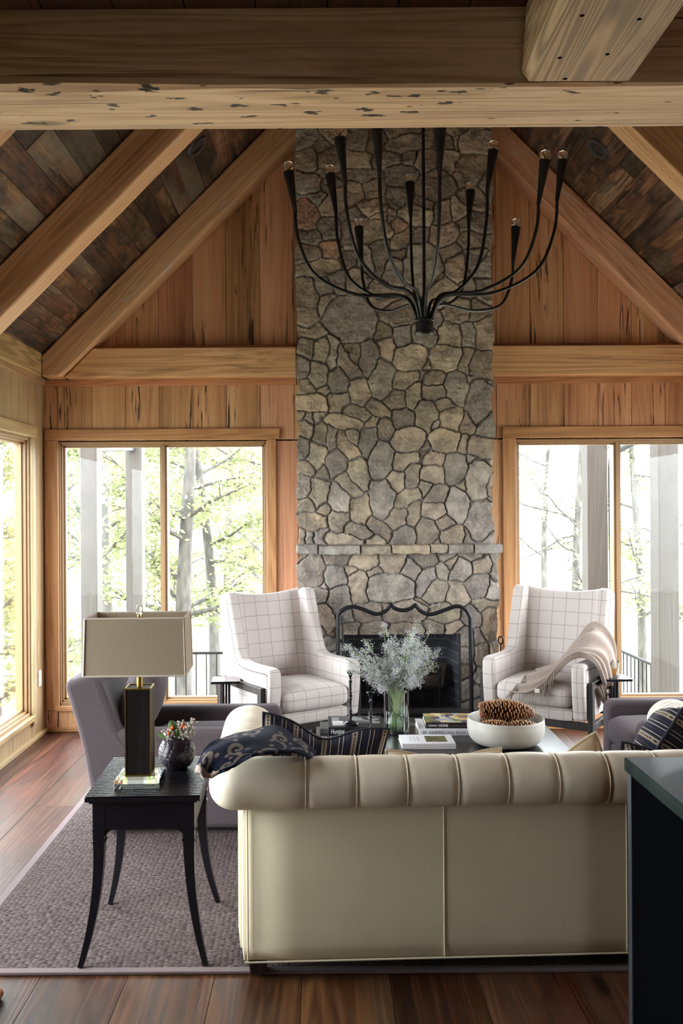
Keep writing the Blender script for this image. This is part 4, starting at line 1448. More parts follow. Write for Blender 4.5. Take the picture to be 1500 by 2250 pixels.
e = 0.0042
for sx_ in (-1, 1):
    for sy_ in (-1, 1):
        mb.box(sx_ * cw - e if sx_ > 0 else -cw, sx_ * cw if sx_ > 0 else -cw + e, sy_ * cw - e if sy_ > 0 else -cw, cw if sy_ > 0 else -cw + e, 0.036, 0.363)
for z in (0.035, 0.358):
    mb.box(-cw, cw, -cw, -cw + e, z, z + 0.006); mb.box(-cw, cw, cw - e, cw, z, z + 0.006)
    mb.box(-cw, -cw + e, -cw, cw, z, z + 0.006); mb.box(cw - e, cw, -cw, cw, z, z + 0.006)
mb.obj('brass_edging', M['brass'], COLUMN_O)
mb = MB(); mb.lathe([(0.011, 0.361), (0.011, 0.46), (0.006, 0.462), (0.006, 0.62), (0.0, 0.62)], 20)
mb.obj('neck', M['brass'], LP, smooth=40)
mb = MB(); mb.lathe([(0.0, 0.455), (0.016, 0.46), (0.016, 0.52), (0.01, 0.525), (0.024, 0.55), (0.024, 0.575), (0.012, 0.6), (0.0, 0.602)], 20)
mb.obj('bulb', plain('opal_bulb', (0.8, 0.8, 0.78), 0.3), LP, smooth=50)
ms = Mat('linen_shade')
v = ms.uv()
n1 = ms.noise(ms.mapping(v, (1, 6, 1)), 160, 3); n2 = ms.noise(ms.mapping(v, (6, 1, 1)), 160, 3)
f = ms.math('ADD', ms.math('MULTIPLY', n1, 0.5), ms.math('MULTIPLY', n2, 0.5))
ms.p(Base_Color=ms.ramp(f, [(0.35, srgb(152, 137, 117)), (0.65, srgb(184, 168, 147))]), Roughness=0.95, Specular_IOR_Level=0.1)
ms.bump(f, 0.2, 0.002)
tl = ms.n('BsdfTranslucent', {'Color': srgb(200, 184, 160)})
mx = ms.n('MixShader', {0: 0.22, 1: ms.b.outputs[0], 2: tl})
ms.t.links.new(mx, [x for x in ms.t.nodes if x.type == 'OUTPUT_MATERIAL'][0].inputs[0])
z0, z1 = 0.42, 0.630
sw0, sw1, sd0, sd1 = 0.180, 0.186, 0.106, 0.110
def shade(w0, d0, w1, d1, zz0, zz1, t):
    mb = MB()
    o4 = lambda w, d, z: [(-w, -d, z), (w, -d, z), (w, d, z), (-w, d, z)]
    V = o4(w0, d0, zz0) + o4(w1, d1, zz1) + o4(w0 - t, d0 - t, zz0) + o4(w1 - t, d1 - t, zz1)
    F = []
    for i in range(4):
        j = (i + 1) % 4
        F += [(i, j, j + 4, i + 4), (i + 8, i + 12, j + 12, j + 8), (i, i + 8, j + 8, j), (i + 4, j + 4, j + 12, i + 12)]
    mb.add(V, F)
    return mb
shade(sw1, sd1, sw0, sd0, z0, z1, 0.003).obj('lamp_shade', ms.m, LP)
SHADE_O = COL.objects['lamp_shade']
mb = MB()
o4 = lambda w, d, z: [Vector((-w, -d, z)), Vector((w, -d, z)), Vector((w, d, z)), Vector((-w, d, z))]
lo4, hi4 = o4(sw1, sd1, z0), o4(sw0, sd0, z1)
for i in range(4):
    mb.tube([lo4[i], lo4[(i + 1) % 4]], 0.0035, 6); mb.tube([hi4[i], hi4[(i + 1) % 4]], 0.0035, 6); mb.tube([lo4[i], hi4[i]], 0.0035, 6)
mb.obj('shade_binding', fabric('shade_tape', srgb(188, 172, 160), srgb(204, 190, 176), 900), SHADE_O, smooth=60)
mb = MB()
for a in (0, PI / 2): mb.tube([(-sw0 * math.cos(a) - 0, -sd0 * math.sin(a), z1 - 0.02), (0, 0, z1 - 0.012), (sw0 * math.cos(a), sd0 * math.sin(a), z1 - 0.02)], 0.002, 6)
mb.obj('shade_spider', M['brass'], SHADE_O, smooth=60)
mb = MB(); mb.lathe([(0.0, 0.618), (0.006, 0.62), (0.008, 0.628), (0.005, 0.634), (0.0, 0.634)], 16); mb.obj('finial_cap', M['brass'], LP, smooth=50)
mb = MB(); mb.lathe([(0.0, 0.635), (0.0125, 0.635), (0.0135, 0.64), (0.0135, 0.664), (0.012, 0.667), (0.0, 0.667)], 10); mb.obj('crystal_finial', M['crystal'], LP)

# ------------------------------------------------------------------ grey club armchairs
def club_chair(label, loc, rz, flip=1):
    """faces local +x; lies along y (width); front of the seat at x=+0.45"""
    o = thing('club_armchair', label, 'armchair', loc, rz, 'grey armchairs')
    g = M['grey']
    wd, aw = 0.325, 0.10
    # outer arms, curved end included
    for s_ in (-1, 1):
        y0, y1 = sorted((s_ * wd, s_ * (wd - aw)))
        P = [(-0.44, 0.02), (0.43, 0.02), (0.45, 0.05), (0.455, 0.47), (0.445, 0.505), (0.41, 0.522), (0.2, 0.522), (-0.1, 0.524), (-0.38, 0.522), (-0.50, 0.495), (-0.525, 0.485), (-0.50, 0.34), (-0.465, 0.15)]
        mb = MB(); mb.prism(P, y0, y1, 'y'); mb.obj('arm', g, o, smooth=40, bevel=0.03, seg=4)
    mb = MB(); mb.add(*rounded(0.80, 2 * (wd - aw) + 0.02, 0.26, 0.0, 0.03, c=(0.04, 0, 0.03))); mb.obj('seat_base', g, o, smooth=60)
    mb = MB(); mb.add(*rounded(0.70, 2 * (wd - aw) - 0.006, 0.15, 0.03, 0.05, c=(0.115, 0, 0.292))); mb.obj('seat_cushion', g, o, smooth=180)
    P = [(-0.47, 0.03), (-0.40, 0.03), (-0.28, 0.43), (-0.355, 0.535), (-0.425, 0.74), (-0.445, 0.785), (-0.50, 0.80), (-0.60, 0.775), (-0.625, 0.755), (-0.565, 0.56), (-0.53, 0.42), (-0.49, 0.2)]
    mb = MB(); mb.prism(P, -wd - 0.002, wd + 0.002, 'y'); mb.obj('backrest', g, o, smooth=40, bevel=0.03, seg=4)
    mb = MB()
    mt_ = Matrix.Translation((-0.285, 0.0, 0.62)) @ Matrix.Rotation(math.radians(-72), 4, 'Y')
    vs, fs = rounded(0.40, 2 * (wd - aw) - 0.01, 0.13, 0.045, 0.055, c=(0, 0, -0.065))
    mb.add(vs, fs, 0, mt_); mb.obj('back_cushion', g, o, smooth=180)
    for x in (-0.36, 0.36):
        for y in (-0.25, 0.25):
            mb = MB(); mb.box(x - 0.025, x + 0.025, y - 0.025, y + 0.025, 0.0005, 0.034); mb.obj('foot', M['dark_wood'], o)
    return o


club_chair('grey tweed armchair on the left, seen side-on behind the lamp table', (-0.685, 4.93, 0.0125), 0.0)
club_chair('grey tweed armchair at the right edge of the photo, seen past the sofa', (2.095, 5.02, 0.0125), PI)

# ------------------------------------------------------------------ windowpane-check wing chairs
def m_check():
    m = Mat('windowpane_check')
    v = m.uv()
    sp = m.t.nodes.new('ShaderNodeSeparateXYZ')
    m.set(sp.inputs[0], v)
    wobn = m.noise(v, 5, 2)
    def line(c, per=0.092, w=0.011, ph=0.37):
        f = m.math('FRACT', m.math('ADD', m.math('MULTIPLY', c, 1 / per), ph))
        d = m.math('ABSOLUTE', m.math('SUBTRACT', f, 0.5))
        return m.ramp(d, [(w, 1.0), (w + 0.016, 0.0)])
    l = m.math('MAXIMUM', line(sp.outputs[0]), line(sp.outputs[1]))
    w1 = m.noise(m.mapping(v, (1, 7, 1)), 240, 2); w2 = m.noise(m.mapping(v, (7, 1, 1)), 240, 2)
    wv = m.math('ADD', m.math('MULTIPLY', w1, 0.5), m.math('MULTIPLY', w2, 0.5))
    base = m.ramp(wv, [(0.3, srgb(188, 177, 172)), (0.7, srgb(212, 202, 197))])
    c = m.mix(m.math('MULTIPLY', l, 0.62), base, srgb(96, 76, 78))
    m.p(Base_Color=c, Roughness=0.9, Specular_IOR_Level=0.15, Sheen_Weight=0.15)
    m.bump(wv, 0.2, 0.002)
    return m.m


M['check'] = m_check()
M['nail'] = plain('antique_nailheads', srgb(84, 72, 62), 0.35, metal=0.9)


def wing_chair(label, loc, rz):
    """faces local -y"""
    o = thing('wing_chair', label, 'armchair', loc, rz, 'checked wing chairs')
    hw, aw = 0.335, 0.085
    # profile (y,z) of a side: front foot of the arm, arm top, sweep up the wing, back
    fr = cat([(-0.345, 0.32, 0), (-0.37, 0.5, 0), (-0.375, 0.62, 0), (-0.362, 0.662, 0), (-0.32, 0.675, 0), (-0.2, 0.672, 0), (-0.05, 0.675, 0), (0.02, 0.70, 0), (0.055, 0.77, 0), (0.10, 0.90, 0), (0.135, 1.0, 0), (0.155, 1.062, 0)], 6)
    P = [(p.x, p.y) for p in fr] + [(0.172, 1.092), (0.215, 1.098), (0.30, 1.07), (0.30, 1.0), (0.245, 0.62), (0.21, 0.32)]
    for s_ in (-1, 1):
        mb = MB()
        x0, x1 = sorted((s_ * hw, s_ * (hw - aw)))
        mb.prism(P, x0, x1, 'x')
        side_o = mb.obj('side_panel', M['check'], o, smooth=40, bevel=0.03, seg=5)
        nb = MB()
        acc = 0.0
        pts = [Vector((0, p.x, p.y)) for p in fr]
        nrm_prev = None
        step = 0.0155
        nxt = 0.0
        for a, b in zip(pts[:-1], pts[1:]):
            seg = (b - a).length
            while nxt <= acc + seg:
                q = a.lerp(b, (nxt - acc) / seg)
                t = (b - a).normalized()
                n = Vector((0, t.z, -t.y))           # inward
                q = q + n * 0.034
                nb.ball((s_ * (hw + 0.0005), q.y, q.z), 0.0052, 8, 5, sc=(0.55, 1, 1))
                nxt += step
            acc += seg
        nb.obj('nailhead_trim', M['nail'], side_o, smooth=60)
    iw = hw - aw + 0.012
    # concave upholstered back
    nu, nv = 21, 25
    def backf(u, v, off=0.0):
        x = (u * 2 - 1) * iw
        z = 0.40 + 0.66 * v
        y = 0.12 + 0.125 * v + 0.028 * (1 - (u * 2 - 1) ** 2) * (0.4 + v * 0.6) - off
        z -= 0.030 * v * (1 - (u * 2 - 1) ** 2) - 0.004
        return x, y, z
    mb = MB()
    def closed(u, v):
        k = v * 2 * (nv - 1 + 3)
        # loop: front face up, over the top, down the back
        n1 = nv - 1
        t = v
        if t < 0.46: return backf(u, t / 0.46)
        if t < 0.54:
            a = (t - 0.46) / 0.08 * PI
            x, y, z = backf(u, 1.0)
            r = 0.035
            return (x, y + r - r * math.cos(a), z + r * 0.8 * math.sin(a))
        x, y, z = backf(u, 1 - (t - 0.54) / 0.46)
        return (x, y + 0.07, z)
    mb.grid(closed, nu, 80)
    bo = mb.obj('backrest', M['check'], o, smooth=180)
    uvs = []
    for i in range(nu):
        d = 0
        last = None
        for j in range(80):
            p = Vector(mb.v[i * 80 + j])
            if last is not None: d += (p - last).length
            last = p
            uvs.append((p.x * (1 + 0.0), d + 0.4))
    setuv(bo, uvs)
    # seat cushion with a crowned top
    mb = MB(); mb.add(*rounded(2 * (hw - aw) - 0.004, 0.50, 0.135, 0.028, 0.05, c=(0, -0.13, 0.392))); mb.obj('seat_cushion', M['check'], o, smooth=180)
    mb = MB(); mb.add(*rounded(2 * (hw - aw) + 0.01, 0.50, 0.085, 0.0, 0.025, c=(0, -0.10, 0.308))); mb.obj('seat_rail', M['check'], o, smooth=60)
    # dark wooden frame: open rectangle each side plus cross rails
    fz0, fz1 = 0.262, 0.308
    for s_ in (-1, 1):
        x0, x1 = sorted((s_ * (hw + 0.003), s_ * (hw + 0.035)))
        mb = MB(); mb.box(x0, x1, -0.325, -0.277, 0.0, 0.56); mb.obj('front_leg', M['dark_wood'], o, bevel=0.004)
        mb = MB(); mb.box(x0, x1, 0.215, 0.260, 0.0, 0.56); mb.obj('back_leg', M['dark_wood'], o, bevel=0.004)
        mb = MB(); mb.box(x0 + 0.0005, x1 - 0.0005, -0.278, 0.216, 0.515, 0.5595); mb.obj('arm_rail', M['dark_wood'], o, bevel=0.004)
        mb = MB(); mb.box(x0 + 0.0005, x1 - 0.0005, -0.278, 0.216, fz0, fz1); mb.obj('side_rail', M['dark_wood'], o, bevel=0.004)
    mb = MB(); mb.box(-hw - 0.003, hw + 0.003, -0.318, -0.284, fz0, fz1); mb.obj('front_rail', M['dark_wood'], o, bevel=0.004)
    mb = MB(); mb.box(-hw - 0.003, hw + 0.003, 0.215, 0.25, fz0, fz1); mb.obj('back_rail', M['dark_wood'], o, bevel=0.004)
    return o


def place_wing(near, far, z, s_):
    """front arm centres -> chair origin and yaw; s_=+1 when the nearer arm is the chair's +x one"""
    n, f = near, far
    c = (n + f) / 2
    ex = (n - f).normalized() if s_ > 0 else (f - n).normalized()
    yaw = math.atan2(ex.y, ex.x)
    back = Vector((-ex.y, ex.x, 0))
    org = c + back * 0.36
    return (org.x, org.y, 0.0125), yaw


n = at(606, 1475, 5.48); f = at(776, 1452, 5.79)
loc, yaw = place_wing(Vector((n.x, n.y, 0)), Vector((f.x, f.y, 0)), 0, -1)
print('wingL', loc, yaw, (n - f).length)
WL = wing_chair('cream windowpane-check wing chair left of the fireplace', loc, yaw)
n = at(1262, 1467, 5.58); f = at(1080, 1453, 5.88)
loc, yaw = place_wing(Vector((n.x, n.y, 0)), Vector((f.x, f.y, 0)), 0, 1)
print('wingR', loc, yaw, (n - f).length)
WR = wing_chair('cream windowpane-check wing chair right of the fireplace with a throw over its arm', loc, yaw)
WR_M = Matrix.Translation(loc) @ Matrix.Rotation(yaw, 4, 'Z')

# ------------------------------------------------------------------ drink tables beside the wing chairs
def drink_table(label, x, y, h=0.572):
    o = thing('drink_table', label, 'side table', (x, y, 0.0125), 0.05, 'slim drink tables')
    mb = MB(); mb.box(-0.09, 0.09, -0.09, 0.09, h - 0.016, h); mb.obj('table_top', M['black_wood'], o, bevel=0.002)
    mb = MB(); mb.box(-0.045, 0.045, -0.045, 0.045, h - 0.024, h - 0.016)
    for k in range(3): mb.box(-0.026 + k * 0.0185, -0.011 + k * 0.0185, -0.02, 0.02, 0.02, h - 0.024)
    mb.obj('pillar', M['black_wood'], o, bevel=0.003)
    mb = MB(); mb.box(-0.10, 0.10, -0.10, 0.10, 0.0, 0.02); mb.obj('table_base', M['black_wood'], o, bevel=0.003)
    return o


DTL = at(497, 1492, 5.72); drink_table('slim black drink table beside the left wing chair', DTL.x, DTL.y)
DTR = at(1347, 1492, 5.72); drink_table('slim black drink table holding a whisky glass beside the right wing chair', DTR.x, DTR.y)

# ------------------------------------------------------------------ coffee table
CTZ = 0.45
CT = thing('coffee_table', 'low dark wood coffee table in front of the fireplace', 'coffee table', (0.6, 4.66, 0.0125))
h = CTZ - 0.0125
mb = MB(); mb.box(-0.632, 0.632, -0.36, 0.36, h - 0.035, h); mb.obj('table_top', plain('espresso_lacquer', (0.018, 0.016, 0.018), 0.24, spec=0.6), CT, bevel=0.004)
mb = MB(); mb.box(-0.59, 0.59, -0.32, 0.32, h - 0.09, h - 0.035); mb.obj('apron', M['black_wood'], CT, bevel=0.003)
for x in (-0.57, 0.57):
    for y in (-0.30, 0.30):
        mb = MB(); mb.box(x - 0.03, x + 0.03, y - 0.03, y + 0.03, 0.0, h - 0.035); mb.obj('leg', M['black_wood'], CT, bevel=0.003)
mb = MB(); mb.box(-0.56, 0.56, -0.29, 0.29, 0.10, 0.125); mb.obj('lower_shelf', M['black_wood'], CT, bevel=0.003)

# ------------------------------------------------------------------ island with a stone top
IS = thing('kitchen_island', 'black island cabinet with dark stone top at the right foreground', 'cabinet', (1.5, 1.5, 0))
mst = Mat('soapstone')
v = mst.obj()
n1 = mst.noise(v, 3.5, 6, 0.65, 0.8); n2 = mst.noise(v, 90, 4)
mst.p(Base_Color=mst.mix(mst.math('MULTIPLY', n2, 0.4), mst.ramp(n1, [(0.35, (0.006, 0.011, 0.0095)), (0.7, (0.030, 0.046, 0.040))]), (0.010, 0.016, 0.014)), Roughness=mst.math('MULTIPLY_ADD', n1, 0.2, 0.42), Specular_IOR_Level=0.06)
mst.bump(n2, 0.08, 0.003)
zt = 0.9
x0i = (1372 - PX0 + 0.006 * -546) * 2.73 / 2000 - 1.5
mb = MB()
# top slab with a slightly broken edge
def slab(u, v):
    per = u * 4
    ex0, ex1, ey0, ey1 = x0i, 0.75, -1.2, 1.23
    k = int(per) % 4; t = per - int(per)
    c = [(ex0, ey0), (ex0, ey1), (ex1, ey1), (ex1, ey0)]
    a, b = c[k], c[(k + 1) % 4]
    x, y = a[0] + (b[0] - a[0]) * t, a[1] + (b[1] - a[1]) * t
    j = 0.0015 * mnoise.noise(Vector((x * 30, y * 30, v * 9)))
    prof = [(0.02, -0.0), (0.0, -0.0), (-0.001, 0.003), (-0.001, 0.037), (0.002, 0.04)]
    q = prof[round(v * 4)]
    sx, sy = (1 if x < 0 else -1), (1 if y < 0 else -1)
    return (x + sx * (q[0] * (x < -0.2 or x > 0.4)) + j, y + sy * q[0] + j, zt - 0.04 + q[1] + j * 0.3)
mb.grid(slab, 160, 5, close_u=True)
mb.f.append(tuple(i * 5 + 4 for i in range(160))); mb.r.append(0)
mb.f.append(tuple(i * 5 for i in range(159, -1, -1))); mb.r.append(0)
mb.obj('stone_top', mst.m, IS, smooth=40)
mb = MB(); mb.box(x0i + 0.012, 0.72, -1.17, 1.215, 0.0, zt - 0.041); mb.obj('cabinet_body', plain('black_paint', (0.002, 0.002, 0.0025), 0.7, spec=0.0), IS, bevel=0.004)
mb = MB(); mb.box(x0i + 0.004, x0i + 0.03, 1.19, 1.222, 0.0, zt - 0.042); mb.obj('corner_stile', plain('worn_black_edge', (0.012, 0.013, 0.017), 0.6), IS, bevel=0.003)
# ------------------------------------------------------------------ pillows and throws
def pillow(name, label, w, h, t, m, Mw, chop=0.0, pipe=None, group=None, cat_='cushion', seed=0):
    o = thing(name, label, cat_, group=group)
    o.matrix_world = Mw
    N = 29
    def shape(u, v, s_):
        a, b = u * 2 - 1, v * 2 - 1
        x = a * w / 2 * (1 - 0.07 * (1 - b * b))
        y = b * h / 2 * (1 - 0.07 * (1 - a * a))
        if b > 0: y -= chop * math.exp(-(a / 0.42) ** 2) * b ** 2
        th = t / 2 * max(0, (1 - a ** 4)) ** 0.55 * max(0, (1 - b ** 4)) ** 0.55
        th *= 1 + 0.10 * mnoise.noise(Vector((a * 2, b * 2, seed + s_)))
        z = s_ * th + 0.012 * mnoise.noise(Vector((a * 1.3, b * 1.3, seed + 9)))
        return (x, y, z)
    mb = MB()
    mb.grid(lambda u, v: shape(u, v, 1), N, N)
    mb.grid(lambda u, v: shape(1 - u, v, -1), N, N)
    c = mb.obj('cover', m, o, smooth=180)
    setuv(c, [(i / (N - 1) * w, j / (N - 1) * h) for i in range(N) for j in range(N)] + [((1 - i / (N - 1)) * w, j / (N - 1) * h) for i in range(N) for j in range(N)])
    if pipe:
        pts = []
        K = 24
        for k in range(K): pts.append(shape(k / K, 0, 0))
        for k in range(K): pts.append(shape(1, k / K, 0))
        for k in range(K): pts.append(shape(1 - k / K, 1, 0))
        for k in range(K + 1): pts.append(shape(0, 1 - k / K, 0))
        mb = MB(); mb.tube(pts, pipe[1], 8); mb.obj('piping', pipe[0], o, smooth=180)
    return o


def m_stripe():
    m = Mat('navy_stripe_weave')
    v = m.uv()
    sp = m.t.nodes.new('ShaderNodeSeparateXYZ')
    m.set(sp.inputs[0], v)
    f = m.math('FRACT', m.math('MULTIPLY', m.math('ADD', sp.outputs[0], m.math('MULTIPLY', m.noise(v, 9, 2), 0.006)), 1 / 0.115))
    nv, cr, tn = srgb(30, 29, 44), srgb(198, 188, 168), srgb(132, 116, 96)
    s_ = [(0.0, nv), (0.10, tn), (0.145, cr), (0.155, tn), (0.22, tn), (0.245, cr), (0.255, tn), (0.29, nv), (0.40, cr), (0.418, nv), (0.55, srgb(70, 66, 70)), (0.562, nv), (0.68, cr), (0.70, nv), (0.82, cr), (0.836, nv), (0.93, srgb(80, 74, 70)), (0.945, nv)]
    c = m.ramp(f, s_, 'CONSTANT')
    dots = m.math('MULTIPLY', m.math('GREATER_THAN', m.math('SINE', m.math('MULTIPLY', sp.outputs[1], 2 * PI / 0.0105)), -0.1),
                  m.math('LESS_THAN', m.math('ABSOLUTE', m.math('SUBTRACT', f, 0.195)), 0.03))
    c = m.mix(dots, c, (0.012, 0.011, 0.018))
    n = m.noise(m.mapping(v, (1, 4, 1)), 380, 2)
    c = m.mix(m.math('MULTIPLY', n, 0.35), c, (0.02, 0.018, 0.028))
    m.p(Base_Color=c, Roughness=0.95, Specular_IOR_Level=0.1, Sheen_Weight=0.1)
    m.bump(n, 0.4, 0.003)
    return m.m


M['stripe'] = m_stripe()
M['navy_pipe'] = fabric('navy_edge', srgb(22, 22, 32), srgb(40, 40, 52), 700)
PIPE = leather('cream_piping', srgb(190, 172, 146), 0.4)
SFM = Matrix.Translation((-0.285, 3.167, 0)) @ Matrix.Rotation(0.040, 4, 'Z')


def pose(centre, face_tilt, roll, yaw=0.0):
    """pillow local: x right, y up, z towards the viewer; face_tilt leans the top towards the back of the sofa"""
    return Matrix.Translation(centre) @ Matrix.Rotation(yaw, 4, 'Z') @ Matrix.Rotation(PI / 2 + face_tilt, 4, 'X') @ Matrix.Rotation(roll, 4, 'Z')


tl_, tr_ = at(580, 1560, 3.56), at(856, 1606, 3.50)
rl = math.atan2(tr_.z - tl_.z, tr_.x - tl_.x)
mid = (tl_ + tr_) / 2
wv = (tr_ - tl_).length
hh = 0.40
upv = Vector((-math.sin(rl), -0.16, math.cos(rl))).normalized()
pillow('striped_pillow', 'navy striped pillow with chopped top at the left end of the sofa', wv, hh, 0.15, M['stripe'], pose(mid - upv * hh / 2, 0.16, rl), 0.065, (M['navy_pipe'], 0.005), 'navy striped pillows', seed=3)
pillow('striped_pillow', 'navy striped pillow leaning on the right arm of the sofa, partly out of frame', 0.42, 0.42, 0.17, M['stripe'], Matrix.Translation(at(1540, 1580, 3.56) + Vector((-0.115, 0.19, -0.175))) @ Matrix.Rotation(0.56, 4, 'Y') @ Matrix.Rotation(1.18, 4, 'Z') @ Matrix.Rotation(PI / 2, 4, 'X') @ Matrix.Rotation(PI / 2, 4, 'Z'), 0.0, (M['navy_pipe'], 0.006), 'navy striped pillows', seed=5)
pillow('striped_pillow', 'navy striped pillow lying low at the right end of the sofa with one corner showing', 0.42, 0.40, 0.15, M['stripe'], pose(at(1460, 1674, 3.48) - Vector((0, 0, 0.13)), 0.22, -0.14, 0.0), 0.02, (M['navy_pipe'], 0.006), 'navy striped pillows', seed=8)
c = at(972, 1640, 3.50)
pillow('leather_pillow', 'cream leather pillow whose piped top peeks over the middle of the sofa back', 0.44, 0.38, 0.14, M['leather'], pose(c - Vector((0, 0, 0.19)), 0.15, 0.0), 0.045, (PIPE, 0.006), 'cream leather pillows', seed=11)
c = at(1305, 1600, 3.60)
rl2 = 0.42
ux, uy_ = Vector((math.cos(rl2), 0, math.sin(rl2))), Vector((-math.sin(rl2), 0, math.cos(rl2)))
pillow('leather_pillow', 'tan leather pillow with one raised piped corner near the right of the sofa back', 0.40, 0.40, 0.13, leather('tan_leather', srgb(176, 154, 124), 0.45), pose(c - ux * 0.205 - uy_ * 0.205, 0.1, rl2), 0.03, (PIPE, 0.006), 'cream leather pillows', seed=14)


# navy throw with tan scrollwork, dropped over the left corner of the sofa back
def m_paisley():
    m = Mat('navy_scroll_wool')
    v = m.uv()
    n = m.noise(v, 420, 2)
    base = m.mix(n, srgb(20, 22, 34), srgb(42, 46, 62))
    pat = m.math('MULTIPLY', m.n('Attribute', out=2, attribute_name='scroll'), m.ramp(m.noise(v, 190, 2), [(0.25, 0.55), (0.6, 1.0)]))
    tan_ = m.mix(m.noise(v, 300, 2), srgb(92, 80, 74), srgb(150, 134, 122))
    c = m.mix(pat, base, tan_)
    m.p(Base_Color=c, Roughness=1.0, Specular_IOR_Level=0.03, Sheen_Weight=0.05)
    m.bump(m.math('ADD', n, m.math('MULTIPLY', pat, 0.8)), 0.5, 0.004)
    return m.m


def scrolls(o, uvs):
    """woven scroll figures as a mask on the cloth's vertices"""
    UV = np.array(uvs)
    rg = random.Random(9)
    D = np.full(len(UV), 9.0)
    umax, vmax = UV[:, 0].max(), UV[:, 1].max()
    cs = [(umax * q, vmax * r) for q, r in ((0.10, 0.30), (0.16, 0.78), (0.30, 0.52), (0.47, 0.20), (0.50, 0.82), (0.66, 0.45), (0.80, 0.78), (0.86, 0.22), (0.34, 0.02), (0.97, 0.55))]
    for (cu, cv) in cs:
        a0, sg = rg.uniform(0, 6.28), rg.choice((-1, 1))
        r1 = rg.uniform(0.032, 0.044)
        pts = []
        for k in range(44):
            t = k / 43
            r = 0.006 + (r1 - 0.006) * t
            a = a0 + sg * t * 2 * PI * 1.15
            pts.append((cu + r * math.cos(a), cv + r * math.sin(a), 0.0045 + 0.0045 * math.sin(PI * t)))
        # a curling tail with leaf lobes
        ex, ey = pts[-1][0], pts[-1][1]
        a = a0 + sg * 2 * PI * 1.15 + sg * 1.1
        for k in range(22):
            t = k / 21
            a -= sg * 0.10
            ex += 0.0035 * math.cos(a); ey += 0.0035 * math.sin(a)
            pts.append((ex, ey, 0.009 * (1 - t) + 0.002))
        for k in range(3):
            aa = a0 + k * 2.1
            pts.append((cu + (r1 + 0.012) * math.cos(aa), cv + (r1 + 0.012) * math.sin(aa), 0.009))
        for (x, y, w) in pts:
            D = np.minimum(D, np.hypot(UV[:, 0] - x, UV[:, 1] - y) - w)
    a_ = o.data.attributes.new('scroll', 'FLOAT', 'POINT')
    a_.data.foreach_set('value', np.clip(0.5 - D / 0.003, 0, 1).astype(np.float32))


def cloth(name, label, rows, n, m_, mat, thick=0.006, ripple=0.004, cat_='throw', seed=0, freq=14, folds=3.0, fold_amp=0.0):
    o = thing(name, label, cat_)
    G = net(rows, n, m_)
    nu, nv = len(G), len(G[0])
    G2 = []
    for i in range(nu):
        row = []
        for j in range(nv):
            a = G[min(i + 1, nu - 1)][j] - G[max(i - 1, 0)][j]
            b = G[i][min(j + 1, nv - 1)] - G[i][max(j - 1, 0)]
            nrm = b.cross(a).normalized() if b.cross(a).length > 1e-9 else Vector((0, 0, 1))
            if nrm.z < 0: nrm = -nrm
            u, v = i / (nu - 1), j / (nv - 1)
            h = 0.5 + 0.5 * math.sin(v * folds * 2 * PI + 2.2 * mnoise.noise(Vector((u * 2.2, v * 1.5, seed))) + 1.6 * math.sin(u * 3.1 + seed))
            h = h ** 1.4 * fold_amp + ripple * (0.5 + 0.5 * mnoise.noise(Vector((u * freq, v * 4, seed))))
            row.append(G[i][j] + nrm * h)
        G2.append(row)
    G = G2
    mb = MB()
    mb.grid(lambda u, v: tuple(G[round(u * (nu - 1))][round(v * (nv - 1))]), nu, nv)
    c = mb.obj('cloth', mat, o, smooth=180, solid=thick)
    du = sum((G[i + 1][nv // 2] - G[i][nv // 2]).length for i in range(nu - 1))
    dv = sum((G[nu // 2][j + 1] - G[nu // 2][j]).length for j in range(nv - 1))
    uvs = [(i / (nu - 1) * du, j / (nv - 1) * dv) for i in range(nu) for j in range(nv)]
    setuv(c, uvs)
    if name == 'navy_throw': scrolls(c, uvs)
    return o, G


rows = [[at(428, 1702, 3.02), at(450, 1712, 3.02), at(476, 1704, 3.02)],
        [at(452, 1650, 3.12), at(486, 1672, 3.05), at(510, 1690, 3.03)],
        [at(500, 1624, 3.26), at(528, 1650, 3.10), at(552, 1668, 3.06)],
        [at(548, 1613, 3.36), at(572, 1640, 3.18), at(592, 1663, 3.08)],
        [at(606, 1611, 3.40), at(618, 1638, 3.24), at(628, 1664, 3.12)],
        [at(650, 1634, 3.40), at(652, 1648, 3.28), at(656, 1666, 3.16)],
        [at(684, 1664, 3.38), at(684, 1672, 3.28), at(678, 1674, 3.20)]]
NT, G = cloth('navy_throw', 'navy wool throw with tan scroll pattern draped over the left corner of the sofa', rows, 34, 40, m_paisley(), 0.012, 0.014, seed=4, freq=7, folds=1.3, fold_amp=0.014)
mb = MB()
tip = [G[i] for i in range(0, 13, 4)]
mb.grid(lambda u, v: tuple(tip[round(u * 3)][round(v * (len(G[0]) - 1))] + Vector((0.0, -0.003, 0.001))), 4, len(G[0]))
mb.obj('hem_lining', fabric('tan_lining', srgb(150, 132, 124), srgb(172, 154, 146), 600), NT, smooth=180, solid=0.014)

